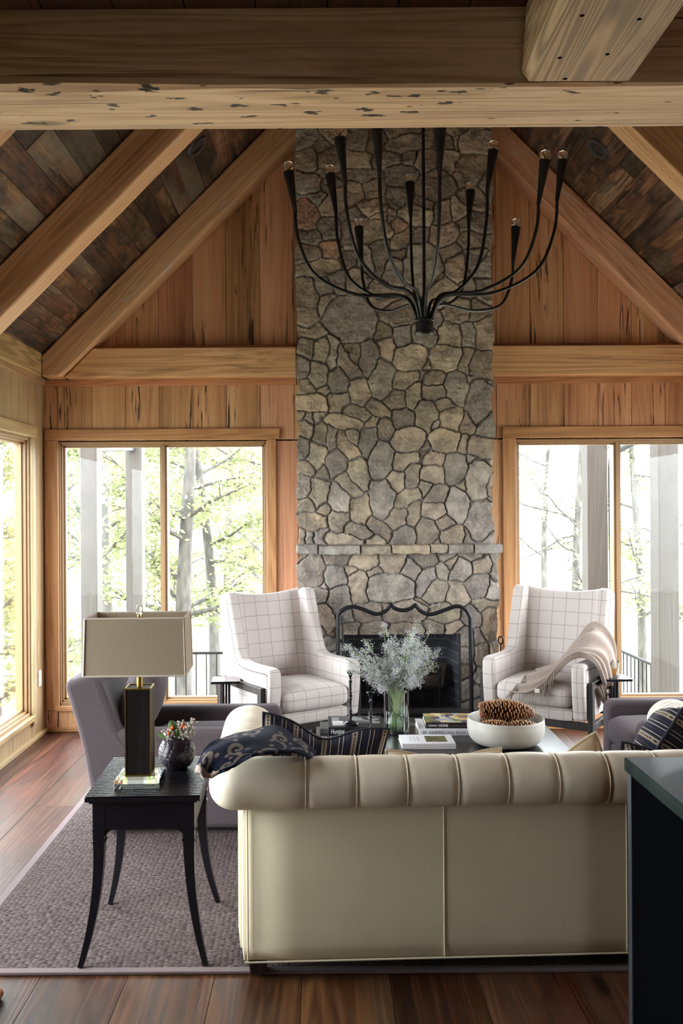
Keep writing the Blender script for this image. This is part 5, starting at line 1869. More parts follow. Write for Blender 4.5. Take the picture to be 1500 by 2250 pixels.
# taupe throw over the right wing chair's arm
TAUPE = fabric('taupe_cashmere', srgb(150, 134, 124), srgb(172, 156, 146), 500, sheen=0.1)
K = lambda x, y, z: WR_M @ Vector((x, y, z))
rows = [[K(-0.10, -0.42, 0.455), K(-0.03, -0.34, 0.545), K(0.02, -0.20, 0.575)],
        [K(0.02, -0.43, 0.47), K(0.06, -0.33, 0.575), K(0.08, -0.18, 0.60)],
        [K(0.12, -0.40, 0.54), K(0.15, -0.30, 0.615), K(0.155, -0.12, 0.65)],
        [K(0.22, -0.34, 0.665), K(0.22, -0.23, 0.705), K(0.215, -0.03, 0.78)],
        [K(0.29, -0.31, 0.705), K(0.30, -0.20, 0.718), K(0.285, 0.03, 0.875)],
        [K(0.36, -0.29, 0.67), K(0.372, -0.16, 0.69), K(0.362, 0.05, 0.78)],
        [K(0.385, -0.24, 0.56), K(0.392, -0.13, 0.57), K(0.388, 0.05, 0.64)],
        [K(0.387, -0.14, 0.45), K(0.394, -0.08, 0.44), K(0.390, 0.05, 0.52)],
        [K(0.385, -0.06, 0.37), K(0.392, -0.05, 0.365), K(0.388, 0.02, 0.42)]]
TT, G = cloth('taupe_throw', 'taupe fringed throw draped over the right wing chair arm', rows, 8, 22, TAUPE, 0.006, 0.010, seed=7, freq=5, folds=4.0, fold_amp=0.034)
mb = MB()
rg = random.Random(2)
row0 = G[0]
for k in range(46):
    t = k / 45 * (len(row0) - 1)
    i = min(int(t), len(row0) - 2)
    p = row0[i].lerp(row0[i + 1], t - i)
    dr = (WR_M.to_3x3() @ Vector((-0.55 + rg.uniform(-.25, .25), -0.45, 0))).normalized()
    L_ = rg.uniform(0.07, 0.105)
    pts = [p + dr * (L_ * s * 0.55) + Vector((0, 0, -L_ * s ** 1.6 * 0.75 + 0.004)) for s in (0, 0.33, 0.66, 1.0)]
    mb.tube(pts, [0.0026, 0.0023, 0.002, 0.0012], 5)
for k in range(26):
    t = k / 25
    p = G[int(t * 20)][0]
    dr = (WR_M.to_3x3() @ Vector((rg.uniform(-.2, .1), -0.5, 0))).normalized()
    L_ = rg.uniform(0.08, 0.13)
    pts = [p + dr * (L_ * s * 0.25) + Vector((0, 0, -L_ * s)) for s in (0, 0.33, 0.66, 1.0)]
    mb.tube(pts, [0.0026, 0.0023, 0.002, 0.0012], 5)
mb.obj('fringe', TAUPE, TT, smooth=180)
o = MB(); p = G[9][2]
o.box(-0.015, 0.015, -0.001, 0.001, -0.012, 0.012, M=Matrix.Translation(p + Vector((0.03, -0.02, 0.0))) @ Matrix.Rotation(-0.4, 4, 'Z'))
o.obj('care_label', M['white_plastic'], TT)

# ------------------------------------------------------------------ things on the end table
VZ = 0.6222
vp = at(389, 1655, 3.625)
VS = thing('scale_vase', 'round dark purple vase with overlapping scale relief on the end table', 'vase', (vp.x, vp.y, VZ))
R = 0.0705
mv = Mat('plum_glaze')
mv.p(Base_Color=(0.013, 0.007, 0.013), Roughness=0.36, Specular_IOR_Level=0.35)
mb = MB()
prof = [(0.0, 0.0), (0.034, 0.0), (0.040, 0.004)]
for i in range(1, 15):
    a = -1.0 + i / 14 * 2.0
    prof.append((R * math.cos(a), 0.062 + R * math.sin(a) * 0.98))
prof += [(0.036, 0.124), (0.034, 0.118), (0.03, 0.10), (0.0, 0.03)]
mb.lathe(prof, 40)
mb.obj('vase_body', mv.m, VS, smooth=60)
sc_ = MB()
for row in range(8):
    lat = -0.86 + row * 0.235
    n = max(8, int(round(15 * math.cos(lat))))
    for k in range(n):
        az = 2 * PI * (k + 0.5 * (row % 2)) / n
        c = Vector((math.cos(lat) * math.cos(az), math.cos(lat) * math.sin(az), math.sin(lat)))
        e1 = Vector((-math.sin(az), math.cos(az), 0)); e2 = c.cross(e1)
        w_ = PI * R * math.cos(lat) / n * 1.02; h_ = 0.0145
        def sf(u, v, c=c, e1=e1, e2=e2, w_=w_, h_=h_):
            a = u * 2 * PI; r_ = v
            dx, dy = w_ * r_ * math.cos(a), h_ * r_ * math.sin(a)
            lift = 0.0012 * (1 - r_ ** 8) - 0.0024 * (dy / h_) + 0.0006
            q = (c * R + e1 * dx + e2 * dy).normalized() * (R + lift)
            return (q.x, q.y, q.z * 0.98 + 0.062)
        sc_.grid(sf, 14, 5, close_u=True)
sc_.obj('scale_relief', mv.m, VS, smooth=70)

rg = random.Random(33)
GREEN = plain('stem_green', srgb(96, 110, 60), 0.6)
WBER = plain('pale_berry', srgb(158, 144, 134), 0.45)
OBER = plain('orange_berry', srgb(226, 96, 34), 0.3)
LEAF = plain('green_leaf', srgb(84, 108, 60), 0.5)
ROSE = plain('dark_red_bud', srgb(110, 36, 34), 0.5)


def sprig(label, base, tip, mat, n, spread, br, group, name='berry_sprig'):
    o = thing(name, label, 'berry sprig', base, group=group)
    d = tip - base
    mb = MB()
    mid = d * 0.5 + Vector((0, 0, 0.012))
    core = cat([(0, 0, 0), mid, d], 5)
    mb.tube(core, 0.0014, 5)
    bb = MB()
    for k in range(n):
        t = rg.uniform(0.62, 1.0)
        p = core[int(t * (len(core) - 1))]
        q = p + Vector((rg.gauss(0, 1), rg.gauss(0, 1), rg.gauss(0.3, 0.8))).normalized() * spread * rg.uniform(0.5, 1)
        mb.tube([p, p.lerp(q, 0.6) + Vector((0, 0, 0.002)), q], 0.0008, 4)
        bb.ball(q, br * rg.uniform(0.8, 1.15), 9, 6)
    mb.obj('stem', GREEN, o, smooth=60)
    bb.obj('berries', mat, o, smooth=180)
    return o


vb = Vector((vp.x, vp.y, VZ + 0.10))
for i, (px, py, dd) in enumerate(((415, 1596, 0), (424, 1590, 0.02), (405, 1611, -0.03), (396, 1588, 0.02), (418, 1613, -0.02), (358, 1618, 0), (368, 1612, -0.03), (400, 1600, 0.0), (427, 1608, 0.01))):
    sprig('sprig of pale grey berries in the round scale vase', vb + Vector((rg.uniform(-.012, .012), rg.uniform(-.012, .012), 0)), at(px, py, vp.y + dd), WBER, 17, 0.024, 0.0047, 'pale berry sprigs')
for (px, py, dd) in ((366, 1607, -0.01), (372, 1600, 0.0), (407, 1593, 0.02)):
    sprig('sprig of bright orange berries in the round scale vase', vb + Vector((rg.uniform(-.012, .012), 0, 0)), at(px, py, vp.y + dd - 0.02), OBER, 7, 0.014, 0.0052, 'orange berry sprigs')
sprig('small dark red bud sprig rising at the back of the round scale vase', vb, at(401, 1592, vp.y + 0.03), ROSE, 4, 0.01, 0.006, None)


def leaf(label, base, tip, width, droop, group):
    o = thing('leaf_sprig', label, 'leaf', base, group=group)
    d = tip - base
    side = d.cross(Vector((0, -1, 0.3))).normalized()
    if side.length < 0.1: side = Vector((1, 0, 0))
    nn = d.cross(side).normalized()
    mb = MB()
    def lf(u, v):
        w_ = width * math.sin(PI * min(1, 0.06 + v * 0.94)) ** 0.8
        a = (u * 2 - 1)
        p = d * (0.45 + 0.55 * v) + side * a * w_ + nn * (abs(a) * w_ * 0.35 - droop * v * v)
        return tuple(p)
    mb.grid(lf, 7, 12)
    mb.obj('blade', LEAF, o, smooth=180, solid=0.0008)
    mb = MB(); mb.tube([(0, 0, 0), d * 0.46], 0.0013, 5); mb.obj('stem', GREEN, o, smooth=60)


leaf('pointed green leaf standing upright in the round scale vase', vb, at(375, 1580, vp.y - 0.02), 0.017, 0.01, None)
leaf('green leaf hanging out to the left of the round scale vase', vb, at(345, 1612, vp.y), 0.010, 0.0, None)
leaf('green leaf in the middle of the berry sprigs', vb, at(390, 1600, vp.y - 0.04), 0.012, 0.006, None)

# ------------------------------------------------------------------ things on the coffee table
TZ = CTZ + 0.0006


def book(name, label, x, y, z, w, d, h, cov, rz=0.0, group=None, cat_='book', spine=None):
    """lies flat, spine towards the camera (local -y)"""
    o = thing(name, label, cat_, (x, y, z), rz, group)
    mb = MB()
    t = 0.003
    mb.box(-w / 2, w / 2, -d / 2, d / 2, 0, t); mb.box(-w / 2, w / 2, -d / 2, d / 2, h - t, h); mb.box(-w / 2, w / 2, -d / 2, -d / 2 + t, t, h - t)
    mb.obj('cover', cov, o, bevel=0.0012)
    mb = MB(); mb.box(-w / 2 + 0.004, w / 2 - 0.004, -d / 2 + t, d / 2 - 0.004, t, h - t); mb.obj('pages', M['page'], o)
    return o


def m_cover(name, cols, scale=(9, 9, 1), seed=0.0):
    """photographic-looking jacket of soft colour patches"""
    m = Mat(name)
    v = m.mapping(m.obj(), scale, (seed, seed * 0.7, 0))
    vor = m.t.nodes.new('ShaderNodeTexVoronoi')
    m.set(vor.inputs['Vector'], v)
    vor.distance = 'CHEBYCHEV'
    vor.inputs['Scale'].default_value = 1.0
    r = m.n('SeparateColor', {0: vor.outputs['Color']})
    k = len(cols)
    c = m.ramp(r, [(i / k, q) for i, q in enumerate(cols)], 'CONSTANT')
    n = m.noise(v, 5, 4)
    m.p(Base_Color=m.mix(m.math('MULTIPLY', n, 0.5), c, cols[0]), Roughness=0.3)
    return m.m


BLK = plain('black_jacket', (0.01, 0.01, 0.012), 0.3)
WHT = plain('white_jacket', srgb(214, 210, 214), 0.35)
INKW = plain('white_lettering', srgb(226, 224, 222), 0.5)
INKG = plain('grey_lettering', srgb(140, 138, 150), 0.5)
INKD = plain('dim_lettering', srgb(84, 82, 84), 0.5)
fwd = (PI / 2, 0, 0)
# black hunting book
p = at(783, 1614, 4.80)
hb = book('hardback_book', 'thick black hunting book under the taller candlestick on the coffee table', p.x, p.y + 0.13, TZ, 0.296, 0.26, 0.047, BLK, 0.0)
text_obj('spine_title', 'Hunting', 0.036, INKW, COL.objects['cover'] if False else hb, (-0.135, -0.1312, 0.013), fwd, sx=0.62)
text_obj('spine_author', 'Huntley', 0.02, INKD, hb, (-0.01, -0.1312, 0.017), fwd)
text_obj('spine_publisher', 'ABBEVILLE', 0.0115, INKG, hb, (0.083, -0.1312, 0.02), fwd)
mb = MB(); mb.box(-0.13, 0.13, -0.05, 0.12, 0.0471, 0.0475)
mb.obj('jacket_picture', m_cover('hunting_jacket', [(0.02, 0.02, 0.022), srgb(140, 140, 140), (0.03, 0.03, 0.03), srgb(84, 86, 90)], (14, 14, 1), 2), hb)
for k in range(3):
    mb = MB(); mb.box(-0.125, -0.045 - 0.012 * k, -0.085 + k * 0.035, -0.066 + k * 0.035, 0.0472, 0.0478); mb.obj('jacket_lettering', INKW, hb)
p2 = at(800, 1596, 5.0)
ub = book('hardback_book', 'dark flat book with grey jacket behind the short candlestick, left of the vase', 0.315, 4.945, TZ, 0.24, 0.15, 0.03, m_cover('grey_jacket', [(0.03, 0.03, 0.035), srgb(170, 170, 172), (0.05, 0.05, 0.055), srgb(110, 112, 116)], (11, 11, 1), 5), 0.02)
lb = book('hardback_book', 'narrow dark book at the far left end of the coffee table', 0.03, 4.93, TZ, 0.085, 0.16, 0.028, plain('charcoal_jacket', (0.05, 0.05, 0.055), 0.4), 0.0)
# pair of books at the right
p = at(978, 1617, 4.80)
ab = book('hardback_book', 'white beauty book at the bottom of the pair right of the glass vase', p.x + 0.03, p.y + 0.125, TZ, 0.33, 0.25, 0.032, WHT, 0.0)
text_obj('spine_title', 'AMERICAN BEAUTY', 0.0265, INKG, ab, (-0.118, -0.1262, 0.0065), fwd, sx=1.02)
mb = MB()
for k in range(4): mb.box(-0.148 + k * 0.005, -0.146 + k * 0.005, -0.1262, -0.1252, 0.006 + 0.002 * k, 0.028 - 0.002 * k)
mb.obj('spine_emblem', INKG, ab)
chb = book('hardback_book', 'dark home book with a bright picture jacket on top of the white one', p.x + 0.045, p.y + 0.135, TZ + 0.0325, 0.285, 0.225, 0.03, plain('brown_black_jacket', (0.016, 0.010, 0.010), 0.3), -0.03)
text_obj('spine_title', 'COMING', 0.011, INKW, chb, (-0.128, -0.1137, 0.010), fwd)
text_obj('spine_title', 'HOME', 0.018, INKW, chb, (-0.074, -0.1137, 0.0085), fwd)
mb = MB(); mb.box(-0.0, 0.12, -0.1136, -0.1126, 0.0125, 0.0145); mb.obj('spine_lettering', INKD, chb)
mb = MB(); mb.box(-0.139, 0.139, -0.108, 0.108, 0.0301, 0.0306)
mb.obj('jacket_picture', m_cover('home_jacket', [srgb(70, 60, 80), srgb(214, 196, 150), srgb(110, 116, 62), srgb(84, 62, 110), srgb(180, 140, 60), srgb(150, 160, 176)], (22, 22, 1), 3), chb)
# magazines
p = at(942, 1646, 4.53)
for k in range(5):
    mg = thing('magazine', 'white magazine on top of the small stack in front of the books' if k == 4 else 'white magazine in the small stack, number %s from the table' % ['one', 'two', 'three', 'four'][k], 'magazine', (p.x + [0.002, -0.002, 0.003, -0.001, 0.0][k], p.y + 0.092, TZ + k * 0.0055), [-.012, .01, 0.0, -.006, 0.004][k], 'white magazines in a stack')
    mb = MB(); mb.box(-0.134, 0.134, -0.092, 0.092, 0.0, 0.0052); mb.obj('magazine_pages', WHT, mg, bevel=0.001)
    if k == 4:
        mb = MB(); mb.box(-0.008, 0.098, -0.055, 0.062, 0.0053, 0.0056); mb.obj('cover_picture', m_cover('landscape_print', [srgb(70, 74, 40), srgb(118, 108, 60), srgb(90, 84, 52), srgb(52, 56, 34)], (34, 34, 1), 1), mg)
        mb = MB()
        for q in range(3): mb.box(-0.085 + q * 0.018, -0.075 + q * 0.018, -0.03, 0.05, 0.0053, 0.0055)
        mb.obj('cover_lettering', plain('pale_grey_ink', srgb(176, 176, 180), 0.6), mg)

# candlesticks
def candlestick(label, x, y, z, h):
    o = thing('candlestick', label, 'candlestick', (x, y, z), group='black turned candlesticks')
    mb = MB(); mb.lathe([(0.0, 0), (0.040, 0), (0.042, 0.004), (0.038, 0.010), (0.022, 0.016), (0.010, 0.022), (0.0, 0.022)], 32); mb.obj('foot', M['black_wood'], o, smooth=50)
    P = [(0.007, 0.02)]
    def knop(zc, r, hh): return [(0.006, zc - hh), (r * 0.6, zc - hh * 0.6), (r * 0.55, zc - hh * 0.35), (r, zc), (r * 0.55, zc + hh * 0.35), (r * 0.6, zc + hh * 0.6), (0.006, zc + hh)]
    for f_ in ((0.10, 0.45), (0.18, 0.65)): pass
    ks = [(0.14, 0.013), (0.19, 0.015), (0.25, 0.012), (0.47, 0.012), (0.53, 0.0145), (0.58, 0.011), (0.80, 0.013)]
    for t, r in ks: P += knop(h * t, r, 0.0095)
    P += [(0.0055, h - 0.035), (0.007, h - 0.03), (0.019, h - 0.006), (0.023, h - 0.002), (0.022, h), (0.011, h - 0.003), (0.009, h - 0.02), (0.0, h - 0.02)]
    mb = MB(); mb.lathe(P, 24); mb.obj('stem', M['black_wood'], o, smooth=50)


p = at(770, 1590, 4.86)
candlestick('taller black turned candlestick standing on the hunting book', p.x, p.y, TZ + 0.0478, at(770, 1474, p.y).z - TZ - 0.0478)
p = at(814, 1615, 4.74)
candlestick('shorter black turned candlestick between the hunting book and the glass vase', p.x, p.y + 0.02 - 0.04, TZ, at(814, 1520, p.y - 0.02).z - TZ)

# glass vase with a big bunch of pale lavender sea-lavender
p = at(871, 1604, 4.88)
FV = Vector((p.x, 4.88, TZ))
GV = thing('glass_vase', 'clear cylinder glass vase on the coffee table', 'vase', FV)
vr, vh = 0.0665, 0.232
mb = MB(); mb.lathe([(0.0, 0.0), (vr - 0.004, 0.0), (vr, 0.004), (vr, vh), (vr - 0.002, vh + 0.001), (vr - 0.005, vh), (vr - 0.005, 0.014), (0.0, 0.012)], 48)
mb.obj('glass', M['clear'], GV, smooth=40)
mb = MB(); mb.lathe([(0.0, 0.0145), (vr - 0.0055, 0.0145), (vr - 0.0055, 0.10), (0.0, 0.10)], 40)
mb.obj('water', thin_glass('water', (0.94, 0.97, 0.95), 0.6), GV, smooth=40)
STEM = plain('flower_stem', srgb(118, 136, 84), 0.6)
BLO = Mat('sea_lavender_bloom')
rr_ = BLO.n('Attribute', out=2, attribute_name='rnd')
BLO.p(Base_Color=BLO.ramp(rr_, [(0.0, srgb(140, 146, 126)), (0.4, srgb(176, 178, 172)), (0.75, srgb(166, 162, 178)), (1.0, srgb(136, 128, 166))]), Roughness=0.8)
rg = random.Random(77)
tips = []
for _ in range(62):
    # outline of the bunch in the photo: wide crown leaning left and right
    while True:
        px, py = rg.uniform(752, 970), rg.uniform(1385, 1512)
        ex = (px - 860) / 110; ey = (py - 1450) / 64
        if ex * ex + ey * ey < 1: break
    tips.append((px, py, rg.uniform(-0.17, 0.17)))
tips += [(842, 1372, 0.0), (916, 1368, 0.02), (924, 1378, -0.03), (754, 1412, -0.02), (948, 1384, 0.03), (960, 1430, 0.0), (905, 1385, 0.05), (760, 1425, 0.06)]
for k, (px, py, dd) in enumerate(tips):
    tip = at(px, py, FV.y + dd) - FV
    a = rg.uniform(0, 2 * PI); rb = rg.uniform(0.01, 0.055)
    basep = Vector((rb * math.cos(a), rb * math.sin(a), 0.016))
    dirx = Vector((tip.x, tip.y, 0)).normalized() if Vector((tip.x, tip.y, 0)).length > 0.01 else Vector((0, 1, 0))
    neck = dirx * rg.uniform(0.005, 0.056) + Vector((0, 0, vh - 0.01))
    basep = -dirx * rg.uniform(0.005, 0.05) + Vector((rg.uniform(-.012, .012), rg.uniform(-.012, .012), 0.016))
    if tip.z < vh + 0.03: tip.z = vh + 0.03
    o = thing('sea_lavender_stem', 'stem of pale lavender filler flowers in the clear glass vase', 'flower', FV, group='sea lavender stems in the vase')
    core = cat([basep, neck * 0.55 + basep * 0.45, neck, neck.lerp(tip, 0.5) + Vector((0, 0, 0.012)), tip], 6)
    sm = MB()
    sm.tube(core, [0.0010] * 10 + [0.0011] * (len(core) - 10), 5)
    bl = MB()
    n2 = len(core)
    for b in range(21):
        t = rg.uniform(0.58, 1.0)
        i = int(t * (n2 - 1))
        p0 = core[i]
        ax_ = (core[min(i + 1, n2 - 1)] - core[max(i - 1, 0)]).normalized()
        dr = (ax_ * rg.uniform(0.5, 1.3) + Vector((rg.gauss(0, 1), rg.gauss(0, 1), rg.gauss(0, 0.6)))).normalized()
        Lb = rg.uniform(0.025, 0.065) * (1.15 - 0.5 * (t - 0.58) / 0.42)
        p1 = p0 + dr * Lb
        sm.tube([p0, p0.lerp(p1, 0.5) + Vector((0, 0, 0.003)), p1], [0.0008, 0.0006, 0.0004], 3, cap=False)
        rb_ = rg.random()
        for q in range(13):
            s_ = rg.uniform(0.3, 1.05)
            bl.octa(p0 + dr * Lb * s_ + Vector((rg.gauss(0, 1), rg.gauss(0, 1), rg.gauss(0, 1))) * 0.0065, rg.uniform(0.0015, 0.0031), min(1, max(0, rb_ * 0.7 + rg.random() * 0.3)))
    sm.obj('stem', STEM, o, smooth=60, uv=False, fixn=False)
    bl.obj('blossom', BLO.m, o, uv=False, fixn=False)

# bowl of pine cones
p = at(1111, 1640, 4.62)
BW = Vector((p.x, 4.62, TZ))
BO = thing('ceramic_bowl', 'wide pale grey ceramic bowl of pine cones on the coffee table', 'bowl', BW)
R = 0.194
mb = MB()
bp = cat([(0.0, 0.006, 0), (0.11, 0.006, 0), (0.155, 0.014, 0), (0.183, 0.042, 0), (R, 0.085, 0), (R - 0.001, 0.118, 0), (R - 0.003, 0.134, 0), (R - 0.007, 0.135, 0), (R - 0.010, 0.115, 0), (R - 0.013, 0.08, 0), (0.165, 0.04, 0), (0.12, 0.02, 0), (0.0, 0.018, 0)], 5)
mb.lathe([(max(q.x, 0), q.y) for q in bp], 64)
mbw = Mat('pale_stoneware')
nn = mbw.noise(mbw.obj(), 7, 5)
mbw.p(Base_Color=mbw.ramp(nn, [(0.35, srgb(156, 152, 145)), (0.7, srgb(182, 178, 170))]), Roughness=0.55)
mbw.bump(mbw.noise(mbw.obj(), 120, 3), 0.1, 0.003)
mb.obj('bowl_body', mbw.m, BO, smooth=60)
for a in (0.5, 2.6, 4.7):
    mb = MB(); mb.ball((0.12 * math.cos(a), 0.12 * math.sin(a), 0.007), 0.008); mb.obj('bowl_foot', M['crystal'], BO, smooth=180)
CONE = Mat('pine_cone')
u_ = CONE.uv()
CONE.p(Base_Color=CONE.ramp(CONE.n('SeparateXYZ', {0: u_}), [(0.0, srgb(58, 30, 18)), (0.55, srgb(120, 62, 34)), (0.82, srgb(160, 92, 54)), (0.93, srgb(206, 170, 130)), (1.0, srgb(150, 110, 78))]), Roughness=0.55)


def pine_cone(label, Mw, length, rad, n, seed):
    o = thing('pine_cone', label, 'pine cone', group='pine cones in the bowl')
    o.matrix_world = Mw
    rg = random.Random(seed)
    mb = MB(); mb.lathe([(0.0, -length / 2), (rad * 0.35, -length * 0.4), (rad * 0.4, 0), (rad * 0.25, length * 0.35), (0, length * 0.45)], 12)
    mb.obj('cone_core', BARK, o, smooth=60)
    mb = MB(); uvs = []
    for k in range(n):
        t = (k + 0.5) / n
        z = -length * 0.46 + length * 0.90 * t
        prof = math.sin(PI * min(1, 0.16 + 0.80 * t)) ** 0.75
        az = k * 2.39996 + rg.uniform(-.1, .1)
        el = -0.25 + 1.05 * t + rg.uniform(-.08, .08)
        out = Vector((math.cos(az), math.sin(az), 0)); tg = Vector((-math.sin(az), math.cos(az), 0))
        d = out * math.cos(el) + Vector((0, 0, 1)) * math.sin(el)
        nn_ = tg.cross(d)
        Ls = rad * prof * 0.92 + 0.004
        w_ = 0.0100 * (0.6 + 0.5 * prof)
        root = Vector((0, 0, z)) + out * 0.006
        o_ = len(mb.v)
        for i, (s_, ww, th, cv) in enumerate(((0.0, 0.25, 0.0008, 0), (0.45, 0.7, 0.0011, 0.0), (0.78, 1.0, 0.0014, -0.0015), (0.93, 0.75, 0.0019, 0.0005), (1.0, 0.18, 0.0012, 0.004))):
            c = root + d * Ls * s_ + nn_ * cv
            for (a, b) in ((-1, -1), (1, -1), (1, 1), (-1, 1)):
                mb.v.append(tuple(c + tg * a * w_ * ww + nn_ * b * th)); uvs.append((s_, 0))
        for i in range(4):
            for j in range(4):
                mb.f.append((o_ + i * 4 + j, o_ + i * 4 + (j + 1) % 4, o_ + i * 4 + 4 + (j + 1) % 4, o_ + i * 4 + 4 + j)); mb.r.append(0)
        mb.f.append((o_ + 16, o_ + 17, o_ + 18, o_ + 19)); mb.r.append(0)
    sc = mb.obj('cone_scales', CONE.m, o, smooth=40)
    setuv(sc, uvs)


def lay(x, y, z, rz, tilt=0.0, spin=0.0):
    return Matrix.Translation(BW + Vector((x, y, z))) @ Matrix.Rotation(rz, 4, 'Z') @ Matrix.Rotation(PI / 2 + tilt, 4, 'Y') @ Matrix.Rotation(spin, 4, 'Z')


pine_cone('large reddish pine cone lying across the top of the others', lay(0.015, 0.035, 0.158, 0.05, 0.06), 0.29, 0.058, 300, 1)
pine_cone('pine cone lying low at the front of the bowl, left', lay(-0.062, -0.055, 0.085, 0.15), 0.20, 0.048, 200, 2)
pine_cone('pine cone lying low at the front of the bowl, right', lay(0.085, -0.06, 0.085, -0.2, 0, 1.0), 0.17, 0.046, 190, 3)
pine_cone('pine cone half hidden at the back of the bowl', lay(-0.02, 0.075, 0.075, 0.1, 0, 2.0), 0.2, 0.046, 180, 4)

# whisky tumbler
GL = thing('whisky_glass', 'glass tumbler of amber whisky on the right drink table', 'glass', (DTR.x, DTR.y, 0.0125 + 0.5727))
mb = MB(); mb.lathe([(0.0, 0.0), (0.027, 0.0), (0.031, 0.003), (0.0325, 0.012), (0.033, 0.05), (0.0375, 0.092), (0.0383, 0.096), (0.0365, 0.096), (0.032, 0.052), (0.030, 0.016), (0.0, 0.014)], 40)
mb.obj('tumbler', thin_glass('tumbler_glass', (0.95, 0.96, 0.95), 2.2), GL, smooth=40)
mb = MB(); mb.lathe([(0.0, 0.0145), (0.0295, 0.0165), (0.031, 0.048), (0.0, 0.048)], 40)
wm = thin_glass('amber_whisky', (0.94, 0.66, 0.28), 0.8)
mb.obj('whisky', wm, GL, smooth=40)

# rounded wooden runner just entering the frame at lower left (a sled-base stool)
WO = thing('wooden_stool', 'honey-brown rounded wooden stool runner at the lower left edge', 'stool', (-1.16, 2.72, 0))
HW = wood('honey_oak', srgb(120, 80, 40), srgb(164, 116, 64), srgb(186, 140, 86), 'y', knots=0, tint=0.1)
q = at(9, 2166, 3.10)
for xx in (0.0, -0.36):
    mb = MB()
    X_ = q.x - 0.012 + xx + 1.16
    mb.tube([(X_, 0.37, 0.016), (X_, 0.36, 0.018), (X_, 0.0, 0.018), (X_, -0.30, 0.018)], [0.010, 0.018, 0.018, 0.018], 14)
    mb.obj('runner', HW, WO, smooth=60, uv=False)
    for yy in (-0.22, 0.20):
        mb = MB(); mb.tube([(X_, yy, 0.02), (X_, yy, 0.43)], 0.017, 12); mb.obj('leg', HW, WO, smooth=60, uv=False)
X_ = q.x - 0.012 + 1.16
mb = MB(); mb.box(X_ - 0.40, X_ + 0.03, -0.27, 0.25, 0.43, 0.46); mb.obj('seat', HW, WO, bevel=0.008, uv=False)
# ------------------------------------------------------------------ chandelier
CD = 4.6
hubp = at(932, 720, CD)
CHN = thing('chandelier', 'black iron chandelier with twelve curved candle arms hanging from the ridge', 'chandelier', (hubp.x, hubp.y, hubp.z))
hz = hubp.z
rad_h = 21 * CD / FPX
mb = MB(); mb.lathe([(0.0, -0.036), (rad_h * 0.98, -0.036), (rad_h * 1.03, -0.03), (rad_h * 1.03, -0.024), (rad_h * 0.93, -0.02), (rad_h * 0.93, 0.03), (rad_h * 1.02, 0.034), (rad_h * 1.02, 0.044), (rad_h * 0.6, 0.048), (0.0, 0.048)], 36)
mb.obj('hub', M['iron'], CHN, smooth=40, uv=False)
mb = MB(); mb.lathe([(0.0, -0.0385), (rad_h * 0.9, -0.0385), (rad_h * 0.92, -0.036)], 32); mb.obj('hub_glass', plain('frosted_hub_glass', (0.05, 0.052, 0.05), 0.1), CHN, smooth=40, uv=False)
mb = MB(); mb.tube([(0, 0, 0.04), (0, 0, 5.2 - hz)], 0.0085, 12); mb.obj('drop_rod', M['iron'], CHN, smooth=60, uv=False)
BULB = glass('bulb_glass', (1.0, 0.99, 0.96), 1.5)
FIL = plain('filament', srgb(200, 150, 70), 0.3, metal=1.0)
arms = [  # bulb pixel, depth offset (m), lean of the cup
    (634, 366, 0.00), (725, 373, 0.22), (746, 290, -0.38), (827, 262, -0.58), (788, 490, 0.62), (900, 392, 0.58),
    (967, 262, -0.60), (1033, 410, 0.62), (1083, 320, 0.05), (1133, 490, 0.60), (1197, 341, -0.22), (1236, 342, 0.08)]
